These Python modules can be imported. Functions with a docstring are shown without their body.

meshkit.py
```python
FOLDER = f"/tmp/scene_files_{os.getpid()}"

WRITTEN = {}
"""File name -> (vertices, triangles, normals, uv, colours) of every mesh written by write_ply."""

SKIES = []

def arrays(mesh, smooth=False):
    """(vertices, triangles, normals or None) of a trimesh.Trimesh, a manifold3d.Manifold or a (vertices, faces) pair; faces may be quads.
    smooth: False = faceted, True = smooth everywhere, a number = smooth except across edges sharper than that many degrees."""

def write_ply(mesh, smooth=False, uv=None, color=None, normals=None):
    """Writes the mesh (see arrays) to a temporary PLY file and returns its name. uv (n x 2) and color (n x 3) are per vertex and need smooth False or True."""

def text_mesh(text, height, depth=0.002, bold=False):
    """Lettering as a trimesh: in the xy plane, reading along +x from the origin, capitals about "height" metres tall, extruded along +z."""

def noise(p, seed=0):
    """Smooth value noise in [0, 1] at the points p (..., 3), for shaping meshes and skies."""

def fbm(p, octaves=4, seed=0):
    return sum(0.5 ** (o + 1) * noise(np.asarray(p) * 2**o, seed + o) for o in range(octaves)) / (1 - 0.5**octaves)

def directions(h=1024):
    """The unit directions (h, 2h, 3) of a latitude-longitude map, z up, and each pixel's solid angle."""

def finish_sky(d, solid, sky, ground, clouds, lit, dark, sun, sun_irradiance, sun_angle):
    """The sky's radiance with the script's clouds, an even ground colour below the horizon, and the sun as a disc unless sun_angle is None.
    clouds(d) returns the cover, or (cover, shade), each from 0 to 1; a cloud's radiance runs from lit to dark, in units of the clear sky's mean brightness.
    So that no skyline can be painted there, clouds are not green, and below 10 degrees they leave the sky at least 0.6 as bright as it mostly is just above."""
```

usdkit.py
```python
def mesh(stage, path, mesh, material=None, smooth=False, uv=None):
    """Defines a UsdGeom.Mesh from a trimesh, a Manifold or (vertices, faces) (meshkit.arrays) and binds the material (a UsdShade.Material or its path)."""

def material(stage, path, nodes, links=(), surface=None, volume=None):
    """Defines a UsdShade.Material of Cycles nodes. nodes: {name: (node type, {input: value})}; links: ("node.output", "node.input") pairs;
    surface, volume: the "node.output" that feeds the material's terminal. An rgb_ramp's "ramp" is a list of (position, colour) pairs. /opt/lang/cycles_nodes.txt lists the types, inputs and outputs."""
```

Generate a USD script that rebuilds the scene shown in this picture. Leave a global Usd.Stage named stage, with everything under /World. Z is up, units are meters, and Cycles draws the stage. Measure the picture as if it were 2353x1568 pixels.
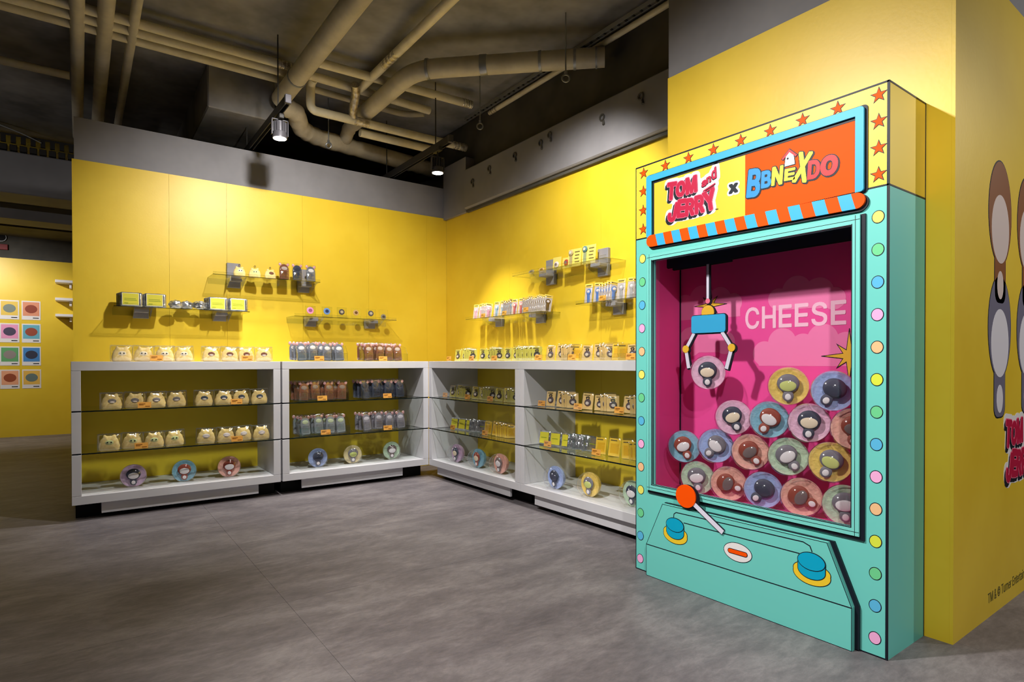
import math, random
import numpy as np, trimesh, manifold3d as m3, usdkit, meshkit
from pxr import Usd, UsdGeom, UsdLux, UsdShade, Gf, Sdf, Vt
from shapely.geometry import Polygon, Point, LineString, box as sbox
from shapely import affinity, union_all
from trimesh.creation import box as tbox, cylinder as tcyl, icosphere, extrude_polygon, revolve, torus

random.seed(7)
RNG = np.random.default_rng(7)
stage = Usd.Stage.CreateInMemory()
UsdGeom.SetStageUpAxis(stage, 'Z'); UsdGeom.SetStageMetersPerUnit(stage, 1.0)
UsdGeom.Xform.Define(stage, '/World'); UsdGeom.Scope.Define(stage, '/World/Looks')

# ------------------------------------------------------------------ camera, lights, exposure
EYE = np.array([-3.1402, -5.4977, 1.10]); YAW, PITCH, ROLL = 0.631, -0.0084, -0.0017
F0 = np.array([math.sin(YAW), math.cos(YAW), 0]); R0 = np.array([math.cos(YAW), -math.sin(YAW), 0]); U0 = np.array([0, 0, 1.0])
FW = F0 * math.cos(PITCH) + U0 * math.sin(PITCH); UP0 = U0 * math.cos(PITCH) - F0 * math.sin(PITCH)
RT = R0 * math.cos(ROLL) + UP0 * math.sin(ROLL); UP = UP0 * math.cos(ROLL) - R0 * math.sin(ROLL)
cam = UsdGeom.Camera.Define(stage, '/World/camera')
cam.AddTransformOp().Set(Gf.Matrix4d(*RT, 0, *UP, 0, *(-FW), 0, *EYE, 1))
cam.CreateHorizontalApertureAttr(36.0); cam.CreateFocalLengthAttr(1359.7759 / 2353 * 36.0)
cam.CreateVerticalApertureOffsetAttr((844.2275 - 784.0) / 2353 * 36.0)
cam.CreateClippingRangeAttr((0.05, 100.0)); cam.CreateFStopAttr(0.0)
cam.CreateExposureAttr(0.0)

def spot(name, pos, aim, power, cone=32, soft=0.6, radius=0.045, color=(1.0, 0.965, 0.92)):
    l = UsdLux.SphereLight.Define(stage, '/World/' + name)
    d = np.array(aim, float) - np.array(pos, float); d /= np.linalg.norm(d)
    up = np.array([0, 0, 1.0]) if abs(d[2]) < .95 else np.array([0, 1.0, 0])
    r = np.cross(d, up); r /= np.linalg.norm(r); u = np.cross(r, d)
    l.AddTransformOp().Set(Gf.Matrix4d(*map(float, r), 0, *map(float, u), 0, *map(float, -d), 0, *map(float, pos), 1))
    l.CreateRadiusAttr(radius); l.CreateIntensityAttr(power); l.CreateColorAttr(Gf.Vec3f(*color)); l.CreateNormalizeAttr(True)
    s = UsdLux.ShapingAPI.Apply(l.GetPrim()); s.CreateShapingConeAngleAttr(cone); s.CreateShapingConeSoftnessAttr(soft)

# track spots: (position, aim, power, cone).  The first two sit in the lamps in view, the others in the rows out of frame.
SPOTS = [((-1.885, -.755, 2.775), (-2.0, -.52, 0.0), 52, 36), ((-.565, -.86, 2.73), (-.42, -1.15, 0.0), 50, 40),
         ((-1.95, -1.95, 3.02), (-1.65, .13, 1.55), 76, 50), ((-.95, -2.75, 3.02), (.09, -1.95, 1.60), 52, 48),
         ((-3.2, -3.28, 3.26), (-.85, -3.90, .65), 160, 46), ((-2.9, -6.0, 2.9), (-.45, -4.62, .9), 74, 27),
         ((2.1, -7.1, 3.0), (.7, -4.66, 1.0), 66, 50), ((-4.2, -2.6, 3.0), (-4.0, -2.6, 0), 18, 42),
         ((-4.4, 4.5, 2.72), (-4.1, 5.97, 1.2), 40, 60), ((-4.2, -6.2, 3.0), (-3.6, -5.4, 0), 18, 56), ((-6.0, 1.0, 3.0), (-5.8, 1.0, 0), 16, 60),
         ((-5.2, -.4, 2.5), (-4.2, 2.6, 2.95), 12, 40)]
for i, (p, a, w, c) in enumerate(SPOTS):
    spot('track_spot_light_%02d' % i, p, a, w, c, .85 if c > 44 else .6, .075 if i == 4 else .045)

# ------------------------------------------------------------------ materials
def lin(*c):
    c = np.array(c, float) / 255
    return tuple(np.where(c < .04045, c / 12.92, ((c + .055) / 1.055) ** 2.4))
MATS = {}
def mat(name, rgb, rough=.5, metal=0.0, spec=.3, emit=0.0, **kw):
    if name in MATS: return MATS[name]
    d = dict(base_color=lin(*rgb), roughness=rough, metallic=metal, specular_ior_level=spec, **kw)
    if emit: d.update(emission_color=lin(*rgb), emission_strength=emit)
    MATS[name] = usdkit.material(stage, '/World/Looks/' + name, {'p': ('principled_bsdf', d)}, surface='p.BSDF')
    return MATS[name]
def noisy(name, c1, c2, scale=6, rough=.6, bump=0.0, stretch=(1, 1, 1), detail=4, lo=.35, hi=.65, spec=.4, metal=0.0, bscale=None):
    n = {'g': ('geometry', {}), 'mp': ('mapping', {'mapping_type': 'point', 'scale': stretch}), 'n': ('noise_texture', {'scale': scale, 'detail': detail, 'roughness': .6}),
         'r': ('rgb_ramp', {'ramp': [(lo, lin(*c1)), (hi, lin(*c2))]}), 'p': ('principled_bsdf', {'roughness': rough, 'specular_ior_level': spec, 'metallic': metal})}
    L = [('g.position', 'mp.vector'), ('mp.vector', 'n.vector'), ('n.fac', 'r.fac'), ('r.color', 'p.base_color')]
    if bump:
        n['n2'] = ('noise_texture', {'scale': bscale or scale * 3, 'detail': 5}); n['b'] = ('bump', {'strength': bump, 'distance': .01})
        L += [('mp.vector', 'n2.vector'), ('n2.fac', 'b.height'), ('b.normal', 'p.normal')]
    MATS[name] = usdkit.material(stage, '/World/Looks/' + name, n, L, surface='p.BSDF'); return MATS[name]
def pane(name, tint=(.97, .97, .97), rough=.02, ior=1.45, extra=0.0):
    n = {'t': ('transparent_bsdf', {'color': tint}), 'gl': ('glossy_bsdf', {'color': (1, 1, 1), 'roughness': rough}), 'f': ('fresnel', {}), 'ge': ('geometry', {}), 'io': ('mix_float', {'a': ior, 'b': 1 / ior, 'use_clamp': False}),
         'ad': ('math', {'math_type': 'add', 'value2': extra, 'use_clamp': True}), 'm': ('mix_closure', {})}
    MATS[name] = usdkit.material(stage, '/World/Looks/' + name, n, [('ge.backfacing', 'io.fac'), ('io.result', 'f.IOR'), ('f.fac', 'ad.value1'), ('ad.value', 'm.fac'), ('t.BSDF', 'm.closure1'), ('gl.BSDF', 'm.closure2')], surface='m.closure')
    return MATS[name]

YEL = noisy('wall_yellow', (232, 196, 44), (237, 203, 52), 3, .42, .03, bscale=60, spec=.5)
YEL2 = mat('panel_yellow', (236, 204, 62), .35)
GREYW = noisy('wall_grey_paint', (128, 126, 129), (140, 138, 141), 2, .7, .05, bscale=40)
CONC = noisy('concrete_slab', (106, 104, 102), (156, 153, 150), 2.2, .85, .4, bscale=9, lo=.3, hi=.7)
CONC2 = noisy('concrete_dark', (70, 68, 62), (92, 88, 80), 2.0, .85, .2, bscale=12)
WHITE = noisy('cabinet_white', (204, 203, 208), (212, 211, 216), 2, .42, .0)
BLACK = mat('black_base', (14, 13, 14), .7)
INK = mat('print_ink_black', (18, 24, 36), .5)
TEAL = mat('machine_teal', (112, 208, 198), .42)
TEALP = mat('machine_teal_trim', (122, 214, 204), .4)
MYEL = mat('machine_yellow', (244, 212, 66), .42)
SKY = mat('print_sky_blue', (58, 176, 228), .45)
CYAN = mat('print_cyan', (0, 168, 206), .42)
ORANGE = mat('print_orange', (255, 84, 0), .55, spec=.12)
PINKW = mat('case_pink', (238, 80, 158), .5)
PINKW2 = mat('case_pink_print_light', (246, 128, 182), .5)
PALEP = mat('case_letter_pink', (250, 196, 220), .5)
NAVY = mat('print_navy', (26, 36, 58), .5)
LAV = mat('print_pale_lavender', (226, 222, 240), .5)
GOLD = mat('print_gold', (240, 190, 60), .45)
BUTY = mat('print_button_yellow', (244, 206, 48), .45)
REDL = mat('letter_red', (190, 22, 66), .45)
REDLP = mat('letter_pink_edge', (240, 120, 150), .45)
REDD = mat('letter_tomato', (216, 40, 46), .45)
BLUEL = mat('letter_blue', (44, 144, 216), .45)
YELL = mat('letter_yellow', (244, 224, 60), .45)
STICK = mat('sticker_white', (238, 234, 234), .45)
CHROME = mat('brushed_steel', (190, 190, 190), .3, 1.0)
DKMET = mat('dark_track_metal', (58, 56, 54), .45, .3)
LAMPB = mat('lamp_body_silver', (74, 72, 76), .4, .3)
GLOW = mat('lamp_lens_glow', (255, 246, 230), .5, emit=9)
GREYB = noisy('bracket_grey', (140, 138, 143), (150, 148, 153), 8, .6)
ORTAG = mat('tag_orange', (246, 176, 84), .5)
TAGP = mat('tag_print', (196, 120, 30), .5)
EDGE = mat('glass_edge_dark', (18, 26, 24), .2)
ACE = pane('acrylic_edge', (.76, .78, .72), .05, 1.5, .10)
GLASS = pane('clear_glass', (.93, .97, .95), .0, 1.5)
ACRYL = pane('clear_acrylic', (.96, .97, .96), .03, 1.49)
FILM = pane('bag_film', (.97, .97, .97), .14, 1.5, .10)
SEAM = pane('film_seam', (.97, .97, .97), .3, 1.5, .14)
SHELL = pane('capsule_shell_clear', (.985, .985, .985), .07, 1.45, .03)
CASEG = pane('case_glass', (.97, .97, .97), .0, 1.5)
PIPE = noisy('pipe_beige', (178, 170, 152), (200, 192, 172), 5, .55, .1, bscale=30)
PIPE2 = noisy('pipe_insulation_cream', (206, 196, 166), (232, 222, 192), 4, .5, .08, bscale=40)
FOILP = noisy('pipe_foil_tape', (150, 140, 120), (220, 210, 190), 24, .3, .6, bscale=40, metal=.6)
DUCTM = noisy('duct_wrap', (172, 160, 136), (204, 192, 164), 4, .75, .3, bscale=14)
STEEL = mat('galvanised_steel', (150, 152, 154), .4, .6)
FOIL = noisy('silver_foil', (176, 180, 186), (232, 234, 238), 30, .22, .3, bscale=60, metal=.9)
CREAM = noisy('plush_cheese_yellow', (236, 206, 132), (245, 220, 152), 60, .9, .2, bscale=300, spec=.1)
FLOORM = usdkit.material(stage, '/World/Looks/vinyl_floor', {
    'g': ('geometry', {}), 'mp': ('mapping', {'scale': (.9, 1.8, 1)}), 'n': ('noise_texture', {'scale': 2.4, 'detail': 9, 'roughness': .72, 'distortion': .35}),
    'mp2': ('mapping', {'scale': (1.0, 2.6, 1)}), 'n3': ('noise_texture', {'scale': 14.0, 'detail': 8, 'roughness': .8, 'distortion': .4}),
    'r': ('rgb_ramp', {'ramp': [(.30, lin(94, 89, 93)), (.48, lin(112, 106, 109)), (.62, lin(130, 124, 126)), (.78, lin(148, 142, 142))]}),
    'r2': ('rgb_ramp', {'ramp': [(.34, (.80, .80, .81)), (.5, (1, 1, 1)), (.66, (1.20, 1.19, 1.18))]}), 'mx': ('mix', {'mix_type': 'multiply', 'fac': 1.0}),
    'p': ('principled_bsdf', {'roughness': .5, 'specular_ior_level': .35}), 'b': ('bump', {'strength': .08, 'distance': .004})},
    [('g.position', 'mp.vector'), ('mp.vector', 'n.vector'), ('g.position', 'mp2.vector'), ('mp2.vector', 'n3.vector'), ('n.fac', 'r.fac'), ('n3.fac', 'r2.fac'),
     ('r.color', 'mx.color1'), ('r2.color', 'mx.color2'), ('mx.color', 'p.base_color'), ('n3.fac', 'b.height'), ('b.normal', 'p.normal')], surface='p.BSDF')

# ------------------------------------------------------------------ scene helpers
COUNT = {}
def numbered(parent, name):
    k = (str(parent), name); n = COUNT.get(k, 0); COUNT[k] = n + 1
    return name if n == 0 else '%s_%03d' % (name, n)
def data(p, label=None, cat=None, group=None, kind=None):
    for k, v in (('label', label), ('category', cat), ('group', group), ('kind', kind)):
        if v: p.SetCustomDataByKey(k, v)
BASE = {}
def ops(x, loc, rot, scale):
    x.AddTranslateOp().Set(Gf.Vec3d(*map(float, loc))); x.AddRotateXYZOp().Set(Gf.Vec3f(*map(float, rot))); x.AddScaleOp().Set(Gf.Vec3f(*map(float, scale)))
def thing(name, label, cat, loc=(0, 0, 0), rot=(0, 0, 0), group=None, scale=(1, 1, 1), kind=None):
    path = '/World/' + numbered('/World', name)
    x = UsdGeom.Xform.Define(stage, path); ops(x, loc, rot, scale); data(x.GetPrim(), label, cat, group, kind)
    BASE[path] = np.array(loc, float); return path
def join(m):
    if isinstance(m, (list, tuple)) and not (len(m) == 2 and isinstance(m[0], np.ndarray)):
        m = [q for q in m if q is not None]
        m = trimesh.util.concatenate([trimesh.Trimesh(*meshkit.arrays(q)[:2], process=False) for q in m]) if len(m) > 1 else m[0]
    return m
def part(parent, name, m, material, smooth=False, label=None, world=False, kind=None):
    """A part of a thing. world: the mesh is in world coordinates and the thing stands unrotated at its base."""
    m = join(m)
    if world:
        v, f, _ = meshkit.arrays(m); top = '/'.join(parent.split('/')[:3]); m = trimesh.Trimesh(v - BASE[top], f, process=False)
    path = parent + '/' + numbered(parent, name)
    data(usdkit.mesh(stage, path, m, material, smooth).GetPrim(), label, kind=kind); return path
def solo(name, m, material, label=None, cat=None, group=None, kind=None, smooth=False):
    path = '/World/' + numbered('/World', name)
    data(usdkit.mesh(stage, path, join(m), material, smooth).GetPrim(), label, cat, group, kind); return path
def dup(src, label, loc, rot=(0, 0, 0), scale=(1, 1, 1), group=None):
    p = stage.GetPrimAtPath(src); name = p.GetName()
    if name[-4:-3] == '_' and name[-3:].isdigit(): name = name[:-4]
    was = dict(p.GetCustomData()); x = UsdGeom.Xform.Define(stage, '/World/' + numbered('/World', name)); ops(x, loc, rot, scale)
    q = x.GetPrim(); q.GetReferences().AddInternalReference(src); q.SetInstanceable(True)
    data(q, label, was.get('category'), group or was.get('group')); return str(q.GetPath())
class Maker:
    """Builds a kind once, then hands out referenced copies."""
    def __init__(self, build): self.build, self.src = build, {}
    def __call__(self, key, label, loc, rot=(0, 0, 0), scale=(1, 1, 1), group=None):
        if key in self.src: return dup(self.src[key], label, loc, rot, scale, group)
        self.src[key] = self.build(key, label, loc, rot, scale, group); return self.src[key]
ORD = ['first', 'second', 'third', 'fourth', 'fifth', 'sixth', 'seventh', 'eighth', 'ninth', 'tenth', 'eleventh', 'twelfth', 'thirteenth', 'fourteenth', 'fifteenth', 'sixteenth', 'seventeenth', 'eighteenth', 'nineteenth', 'twentieth',
       'twenty-first', 'twenty-second', 'twenty-third', 'twenty-fourth', 'twenty-fifth', 'twenty-sixth', 'twenty-seventh', 'twenty-eighth', 'twenty-ninth', 'thirtieth']

# ------------------------------------------------------------------ mesh helpers
def bx(x0, x1, y0, y1, z0, z1, bevel=0.0):
    if bevel:
        b = min(bevel, .45 * min(x1 - x0, y1 - y0, z1 - z0)); pts = []
        for X, sx in ((x0, 1), (x1, -1)):
            for Y, sy in ((y0, 1), (y1, -1)):
                for Z, sz in ((z0, 1), (z1, -1)):
                    pts += [(X + sx * b, Y + sy * b, Z), (X + sx * b, Y, Z + sz * b), (X, Y + sy * b, Z + sz * b)]
        return trimesh.convex.convex_hull(np.array(pts))
    m = tbox((x1 - x0, y1 - y0, z1 - z0)); m.apply_translation(((x0 + x1) / 2, (y0 + y1) / 2, (z0 + z1) / 2)); return m
def rod(a, b, r, n=12, cap=True):
    m = tcyl(radius=r, segment=(np.array(a, float), np.array(b, float)), sections=n); return m
def tube(pts, r, n=14, rfun=None):
    """A swept round tube along a polyline with rounded corners already in the points."""
    p = np.array(pts, float); t = np.gradient(p, axis=0); t /= np.linalg.norm(t, axis=1, keepdims=True)
    up = np.array([0, 0, 1.0]) if abs(t[:, 2]).max() < .9 else np.array([.31, .95, .05])
    a = np.cross(t, up); a /= np.linalg.norm(a, axis=1, keepdims=True); b = np.cross(t, a)
    th = np.linspace(0, 2 * np.pi, n, endpoint=False); rr = np.full(len(p), r) if rfun is None else np.array([rfun(i) for i in range(len(p))])
    V = (p[:, None] + rr[:, None, None] * (np.cos(th)[None, :, None] * a[:, None] + np.sin(th)[None, :, None] * b[:, None])).reshape(-1, 3)
    f = []
    for i in range(len(p) - 1):
        for j in range(n):
            k = (j + 1) % n; A, B, Cc, D = i * n + j, i * n + k, (i + 1) * n + k, (i + 1) * n + j; f += [(A, B, Cc), (A, Cc, D)]
    V = np.vstack([V, p[0], p[-1]]); c0, c1 = len(V) - 2, len(V) - 1
    for j in range(n):
        k = (j + 1) % n; f += [(c0, k, j), (c1, (len(p) - 1) * n + j, (len(p) - 1) * n + k)]
    m = trimesh.Trimesh(V, f, process=False); m.fix_normals(); return m
def bend(pts, rad=.1, n=6):
    """Polyline with its corners rounded by quadratic arcs."""
    p = [np.array(q, float) for q in pts]; out = [p[0]]
    for i in range(1, len(p) - 1):
        d0, d1 = p[i - 1] - p[i], p[i + 1] - p[i]; l0, l1 = np.linalg.norm(d0), np.linalg.norm(d1); r = min(rad, l0 * .48, l1 * .48)
        a, b = p[i] + d0 / l0 * r, p[i] + d1 / l1 * r
        out += [(1 - t) ** 2 * a + 2 * t * (1 - t) * p[i] + t * t * b for t in np.linspace(0, 1, n)]
    return out + [p[-1]]
def rrect(x0, x1, z0, z1, r): return sbox(x0 + r, z0 + r, x1 - r, z1 - r).buffer(r, quad_segs=4) if r > 0 else sbox(x0, z0, x1, z1)
def extr(poly, t):
    g = [q for q in getattr(poly, 'geoms', [poly]) if q.area > 1e-9]
    return trimesh.util.concatenate([extrude_polygon(q, t, engine='earcut') for q in g])
def star(n, R, r, rot=np.pi / 2): return Polygon([((R if i % 2 == 0 else r) * math.cos(rot + i * np.pi / n), (R if i % 2 == 0 else r) * math.sin(rot + i * np.pi / n)) for i in range(2 * n)])
def ell(cx, cz, a, b, rot=0): return affinity.rotate(affinity.scale(Point(cx, cz).buffer(1, quad_segs=10), a, b, origin=(cx, cz)), rot, origin=(cx, cz))
def glyph(text):
    m = meshkit.text_mesh(text, 1.0, .1, True); tri = m.triangles[m.face_normals[:, 2] > .9][:, :, :2]
    p = union_all([Polygon(t).buffer(1e-4) for t in tri if Polygon(t).area > 1e-9]); a, b, c, d = p.bounds
    return affinity.translate(p, -(a + c) / 2, -(b + d) / 2)
GL = {}
def letter(ch, cx, cz, w, h, rot=0, fat=0.0, shear=0):
    if ch not in GL: GL[ch] = glyph(ch)
    p = GL[ch]; a, b, c, d = p.bounds; p = affinity.scale(p, (w - 2 * fat) / (c - a), (h - 2 * fat) / (d - b), origin=(0, 0))
    if shear: p = affinity.skew(p, shear, 0, origin=(0, 0))
    return affinity.translate(affinity.rotate(p.buffer(fat, join_style=2) if fat else p, rot, origin=(0, 0)), cx, cz)
def pillow(poly, T, nth=36, rings=5, q=2.2, front_only=False, noise=0.0, seed=0):
    """Inflates a star-shaped outline in the xz plane into a cushion of thickness T; front faces -y."""
    c = poly.centroid; ext = poly.exterior; th = np.linspace(0, 2 * np.pi, nth, endpoint=False); R = []
    for t in th:
        hit = ext.intersection(LineString([(c.x, c.y), (c.x + 5 * math.cos(t), c.y + 5 * math.sin(t))]))
        pts = [hit] if hit.geom_type == 'Point' else list(getattr(hit, 'geoms', []))
        R.append(max(math.hypot(g.x - c.x, g.y - c.y) for g in pts if g.geom_type == 'Point') if pts else .01)
    R = np.array(R); s = np.sin(np.linspace(0, 1, rings + 1)[1:] * np.pi / 2); V = [(c.x, -T / 2, c.y)]; sides = (-1,) if front_only else (-1, 1)
    F = []; start = {}
    for sd in sides:
        c0 = 0 if sd < 0 else len(V)
        if sd > 0: V.append((c.x, T / 2, c.y))
        st = len(V)
        for k, sk in enumerate(s):
            y = sd * T / 2 * (max(0, 1 - sk ** q)) ** (1 / q)
            V += [(c.x + R[j] * sk * math.cos(th[j]), y, c.y + R[j] * sk * math.sin(th[j])) for j in range(nth)]
        for j in range(nth):
            k = (j + 1) % nth; F.append((c0, st + j, st + k) if sd < 0 else (c0, st + k, st + j))
            for r in range(rings - 1):
                A, B, Cc, D = st + r * nth + j, st + r * nth + k, st + (r + 1) * nth + k, st + (r + 1) * nth + j
                F += [(A, D, Cc), (A, Cc, B)] if sd < 0 else [(A, Cc, D), (A, B, Cc)]
    V = np.array(V)
    if noise:
        V[:, 1] += noise * (meshkit.fbm(V * 55 + seed, 2, seed) - .5)
    return trimesh.Trimesh(V, F, process=False)

# ------------------------------------------------------------------ the setting
YA, XB = .13, .09            # faces of the left wall and of the right (corner) wall
fl = thing('floor', 'brown-grey mottled vinyl floor with faint sheet seams', 'floor', kind='structure')
xs, ys = [-8, -6.38, -4.38, -2.38, -.38, 1.6, 4.0], [-11, -8.3, -5.6, -2.7, .25, 1.75, 3.13, 4.58, 6.2]
for i in range(len(xs) - 1):
    for j in range(len(ys) - 1):
        part(fl, 'vinyl_sheet', bx(xs[i] + .0006, xs[i + 1] - .0006, ys[j] + .0006, ys[j + 1] - .0006, -.02, 0), FLOORM)
part(fl, 'subfloor', bx(-8, 4, -11, 6.2, -.06, -.02), BLACK)
ce = thing('ceiling', 'raw concrete ceiling slab with downstand beams', 'ceiling', kind='structure')
part(ce, 'slab', bx(-8, 4, -11, 6.2, 3.62, 3.8), CONC)
part(ce, 'beam', bx(.16, .75, -11, 6.2, 3.02, 3.62, .01), CONC2, label='dark painted beam above the corner wall')
part(ce, 'beam', bx(-2.26, -1.72, .02, 6.0, 3.25, 3.62, .01), CONC, label='short concrete downstand block behind the pipes')
wl = thing('wall_left', 'yellow partition wall with a grey band along its top', 'wall', kind='structure')
seams = [-3.18, -2.536, -2.10, -1.45, -.8, -.15, XB]
for a, b in zip(seams[:-1], seams[1:]):
    part(wl, 'graphic_panel', bx(a + .0006, b - .0006, YA, YA + .02, 0, 2.66), YEL)
part(wl, 'core', bx(-3.17, .3, YA + .02, YA + .12, 0, 2.655), GREYW)
part(wl, 'grey_band', bx(-3.165, .3, YA + .006, YA + .12, 2.66, 2.985), GREYW, label='grey upper band')
wr = thing('wall_right', 'yellow corner wall with a grey concrete band and old anchor holes', 'wall', kind='structure')
for a, b in ((YA, -1.035), (-1.035, -2.235), (-2.235, -3.435)):
    part(wr, 'graphic_panel', bx(XB, XB + .02, b + .0006, a - .0006, 0, 2.64), YEL)
part(wr, 'core', bx(XB + .02, .4, -3.5, YA + .12, 0, 2.64), GREYW)
part(wr, 'grey_band', bx(.03, .2, -3.5, -.33, 2.66, 3.06, .012), GREYW, label='projecting grey band')
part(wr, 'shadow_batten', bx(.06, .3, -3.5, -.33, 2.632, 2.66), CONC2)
part(wr, 'corner_pier', bx(.055, .4, -.33, YA, 2.64, 3.2), GREYW)
for (y, z) in ((-.80, 2.95), (-1.21, 2.96), (-1.70, 2.99), (-1.58, 2.96), (-2.31, 2.93), (-2.69, 2.95), (-.5, 2.9)):
    a = torus(.022, .007, 10, 8); a.apply_transform(trimesh.transformations.rotation_matrix(np.pi / 2, (0, 1, 0))); a.apply_translation((.026, y, z))
    part(wr, 'anchor_scar', [a, rod((.035, y - .01, z - .02), (.022, y - .02, z - .06), .01, 7)], CONC2, 30)
wb = thing('wall_back', 'yellow wall block behind the claw machine', 'wall', kind='structure')
part(wb, 'graphic_panel', bx(-.4126, -.40, -4.6478, -3.2806, 0, 2.722), YEL)
part(wb, 'graphic_panel', bx(-.4126, 4.0, -4.66, -4.648, 0, 2.722), YEL)
part(wb, 'core', bx(-.40, 4.0, -4.648, -3.2806, 0, 2.715), GREYW)
part(wb, 'grey_band', bx(-.405, 4.0, -4.655, -3.2806, 2.722, 3.62), GREYW)
wf = thing('wall_far', 'far yellow wall seen past the left end of the partition', 'wall', kind='structure')
part(wf, 'graphic_panel', bx(-8, -2.6, 5.972, 6.0, 0, 2.655), YEL)
part(wf, 'dark_panel', bx(-8, .5, 5.985, 6.05, 2.655, 3.62), CONC2)
part(wf, 'return_panel', bx(-2.6, -2.5, .3, 6.0, 0, 3.0), YEL)
for n, b in (('wall_side', (-8.1, -8, -11, 6.2)), ('wall_rear', (-8, 4, -11.1, -11)), ('wall_end', (4, 4.1, -11, -4.66))):
    solo(n, bx(*b, 0, 3.62), CONC2, 'plain dark wall closing the hall out of view', 'wall', kind='structure')
# stepped soffit over the far-left passage
so = thing('soffit', 'grey stepped soffit over the far left passage', 'soffit', kind='structure')
part(so, 'fascia', bx(-8, -2.6, 5.0, 5.9, 3.29, 3.62), GREYW); part(so, 'ledge', bx(-8, -2.6, 4.9, 5.9, 3.17, 3.25), STEEL); part(so, 'lower_fascia', bx(-8, -2.6, 5.15, 5.96, 2.98, 3.17), CONC2)
part(so, 'second_beam', bx(-8, -2.6, 3.6, 4.0, 2.80, 2.92), GREYW)
# ------------------------------------------------------------------ ceiling services
def pipe(name, pts, r, material, label, cat='pipe', bands=(), rfun=None, rad=.12, n=16, foil=()):
    """A pipe along a polyline; bands and foil are (start, end) stretches given as points, built as sleeves."""
    t = thing(name, label, cat, pts[0])
    part(t, 'run', tube(bend(pts, rad), r, n, rfun), material, 40, world=True)
    for a, b in bands: part(t, 'clamp_band', rod(a, b, r * 1.07, 18), STEEL, 40, world=True)
    for a, b in foil: part(t, 'foil_sleeve', tube(np.linspace(a, b, 14), r * 1.06, 12, lambda i: r * (1.03 + .10 * ((i * 7) % 3 - 1) * .5)), FOILP, 30, world=True)
    return t
pipe('large_pipe', [(-1.71, -3.6, 3.4), (-1.71, -.12, 3.4)], .075, PIPE, 'thick beige pipe crossing above the left lamp track', bands=[((-1.71, -.62, 3.4), (-1.71, -.60, 3.4))])
pipe('large_pipe', [(-1.0, .02, 3.4), (-1.0, -1.28, 3.4), (.07, -2.295, 3.4)], .072, PIPE, 'thick beige pipe with an elbow turning toward the corner beam', rad=.2,
     bands=[((-.93, -1.345, 3.4), (-.915, -1.36, 3.4)), ((-.62, -1.64, 3.4), (-.58, -1.678, 3.4)), ((-.29, -1.952, 3.4), (-.275, -1.967, 3.4)), ((-.1, -2.133, 3.4), (-.085, -2.147, 3.4)), ((.02, -2.246, 3.4), (.03, -2.256, 3.4))])
WD = pipe('wrapped_duct', [(-1.70, -.10, 3.36), (-1.56, -.08, 3.34), (-1.47, .14, 3.29), (-1.3, .27, 3.29), (-.94, .33, 3.29), (-.09, .45, 3.29), (.12, .49, 3.29)], .08, DUCTM,
     'lumpy cloth-wrapped duct behind the top of the yellow partition', 'duct', rfun=lambda i: .08 * (1 + .07 * math.sin(i * 2.1)), rad=.14)
part(WD, 'branch', tube(bend([(-1.0, .03, 3.41), (-1.0, .12, 3.39), (-.98, .31, 3.31)], .1), .064, 14, lambda i: .064 * (1 + .06 * math.sin(i * 1.7))), DUCTM, 40, world=True)
pipe('insulated_pipe', [(-3.7, -.245, 3.512), (-1.66, -.25, 3.512)], .034, PIPE2, 'cream insulated pipe, lowest of the three left of the thick pipe')
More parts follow.
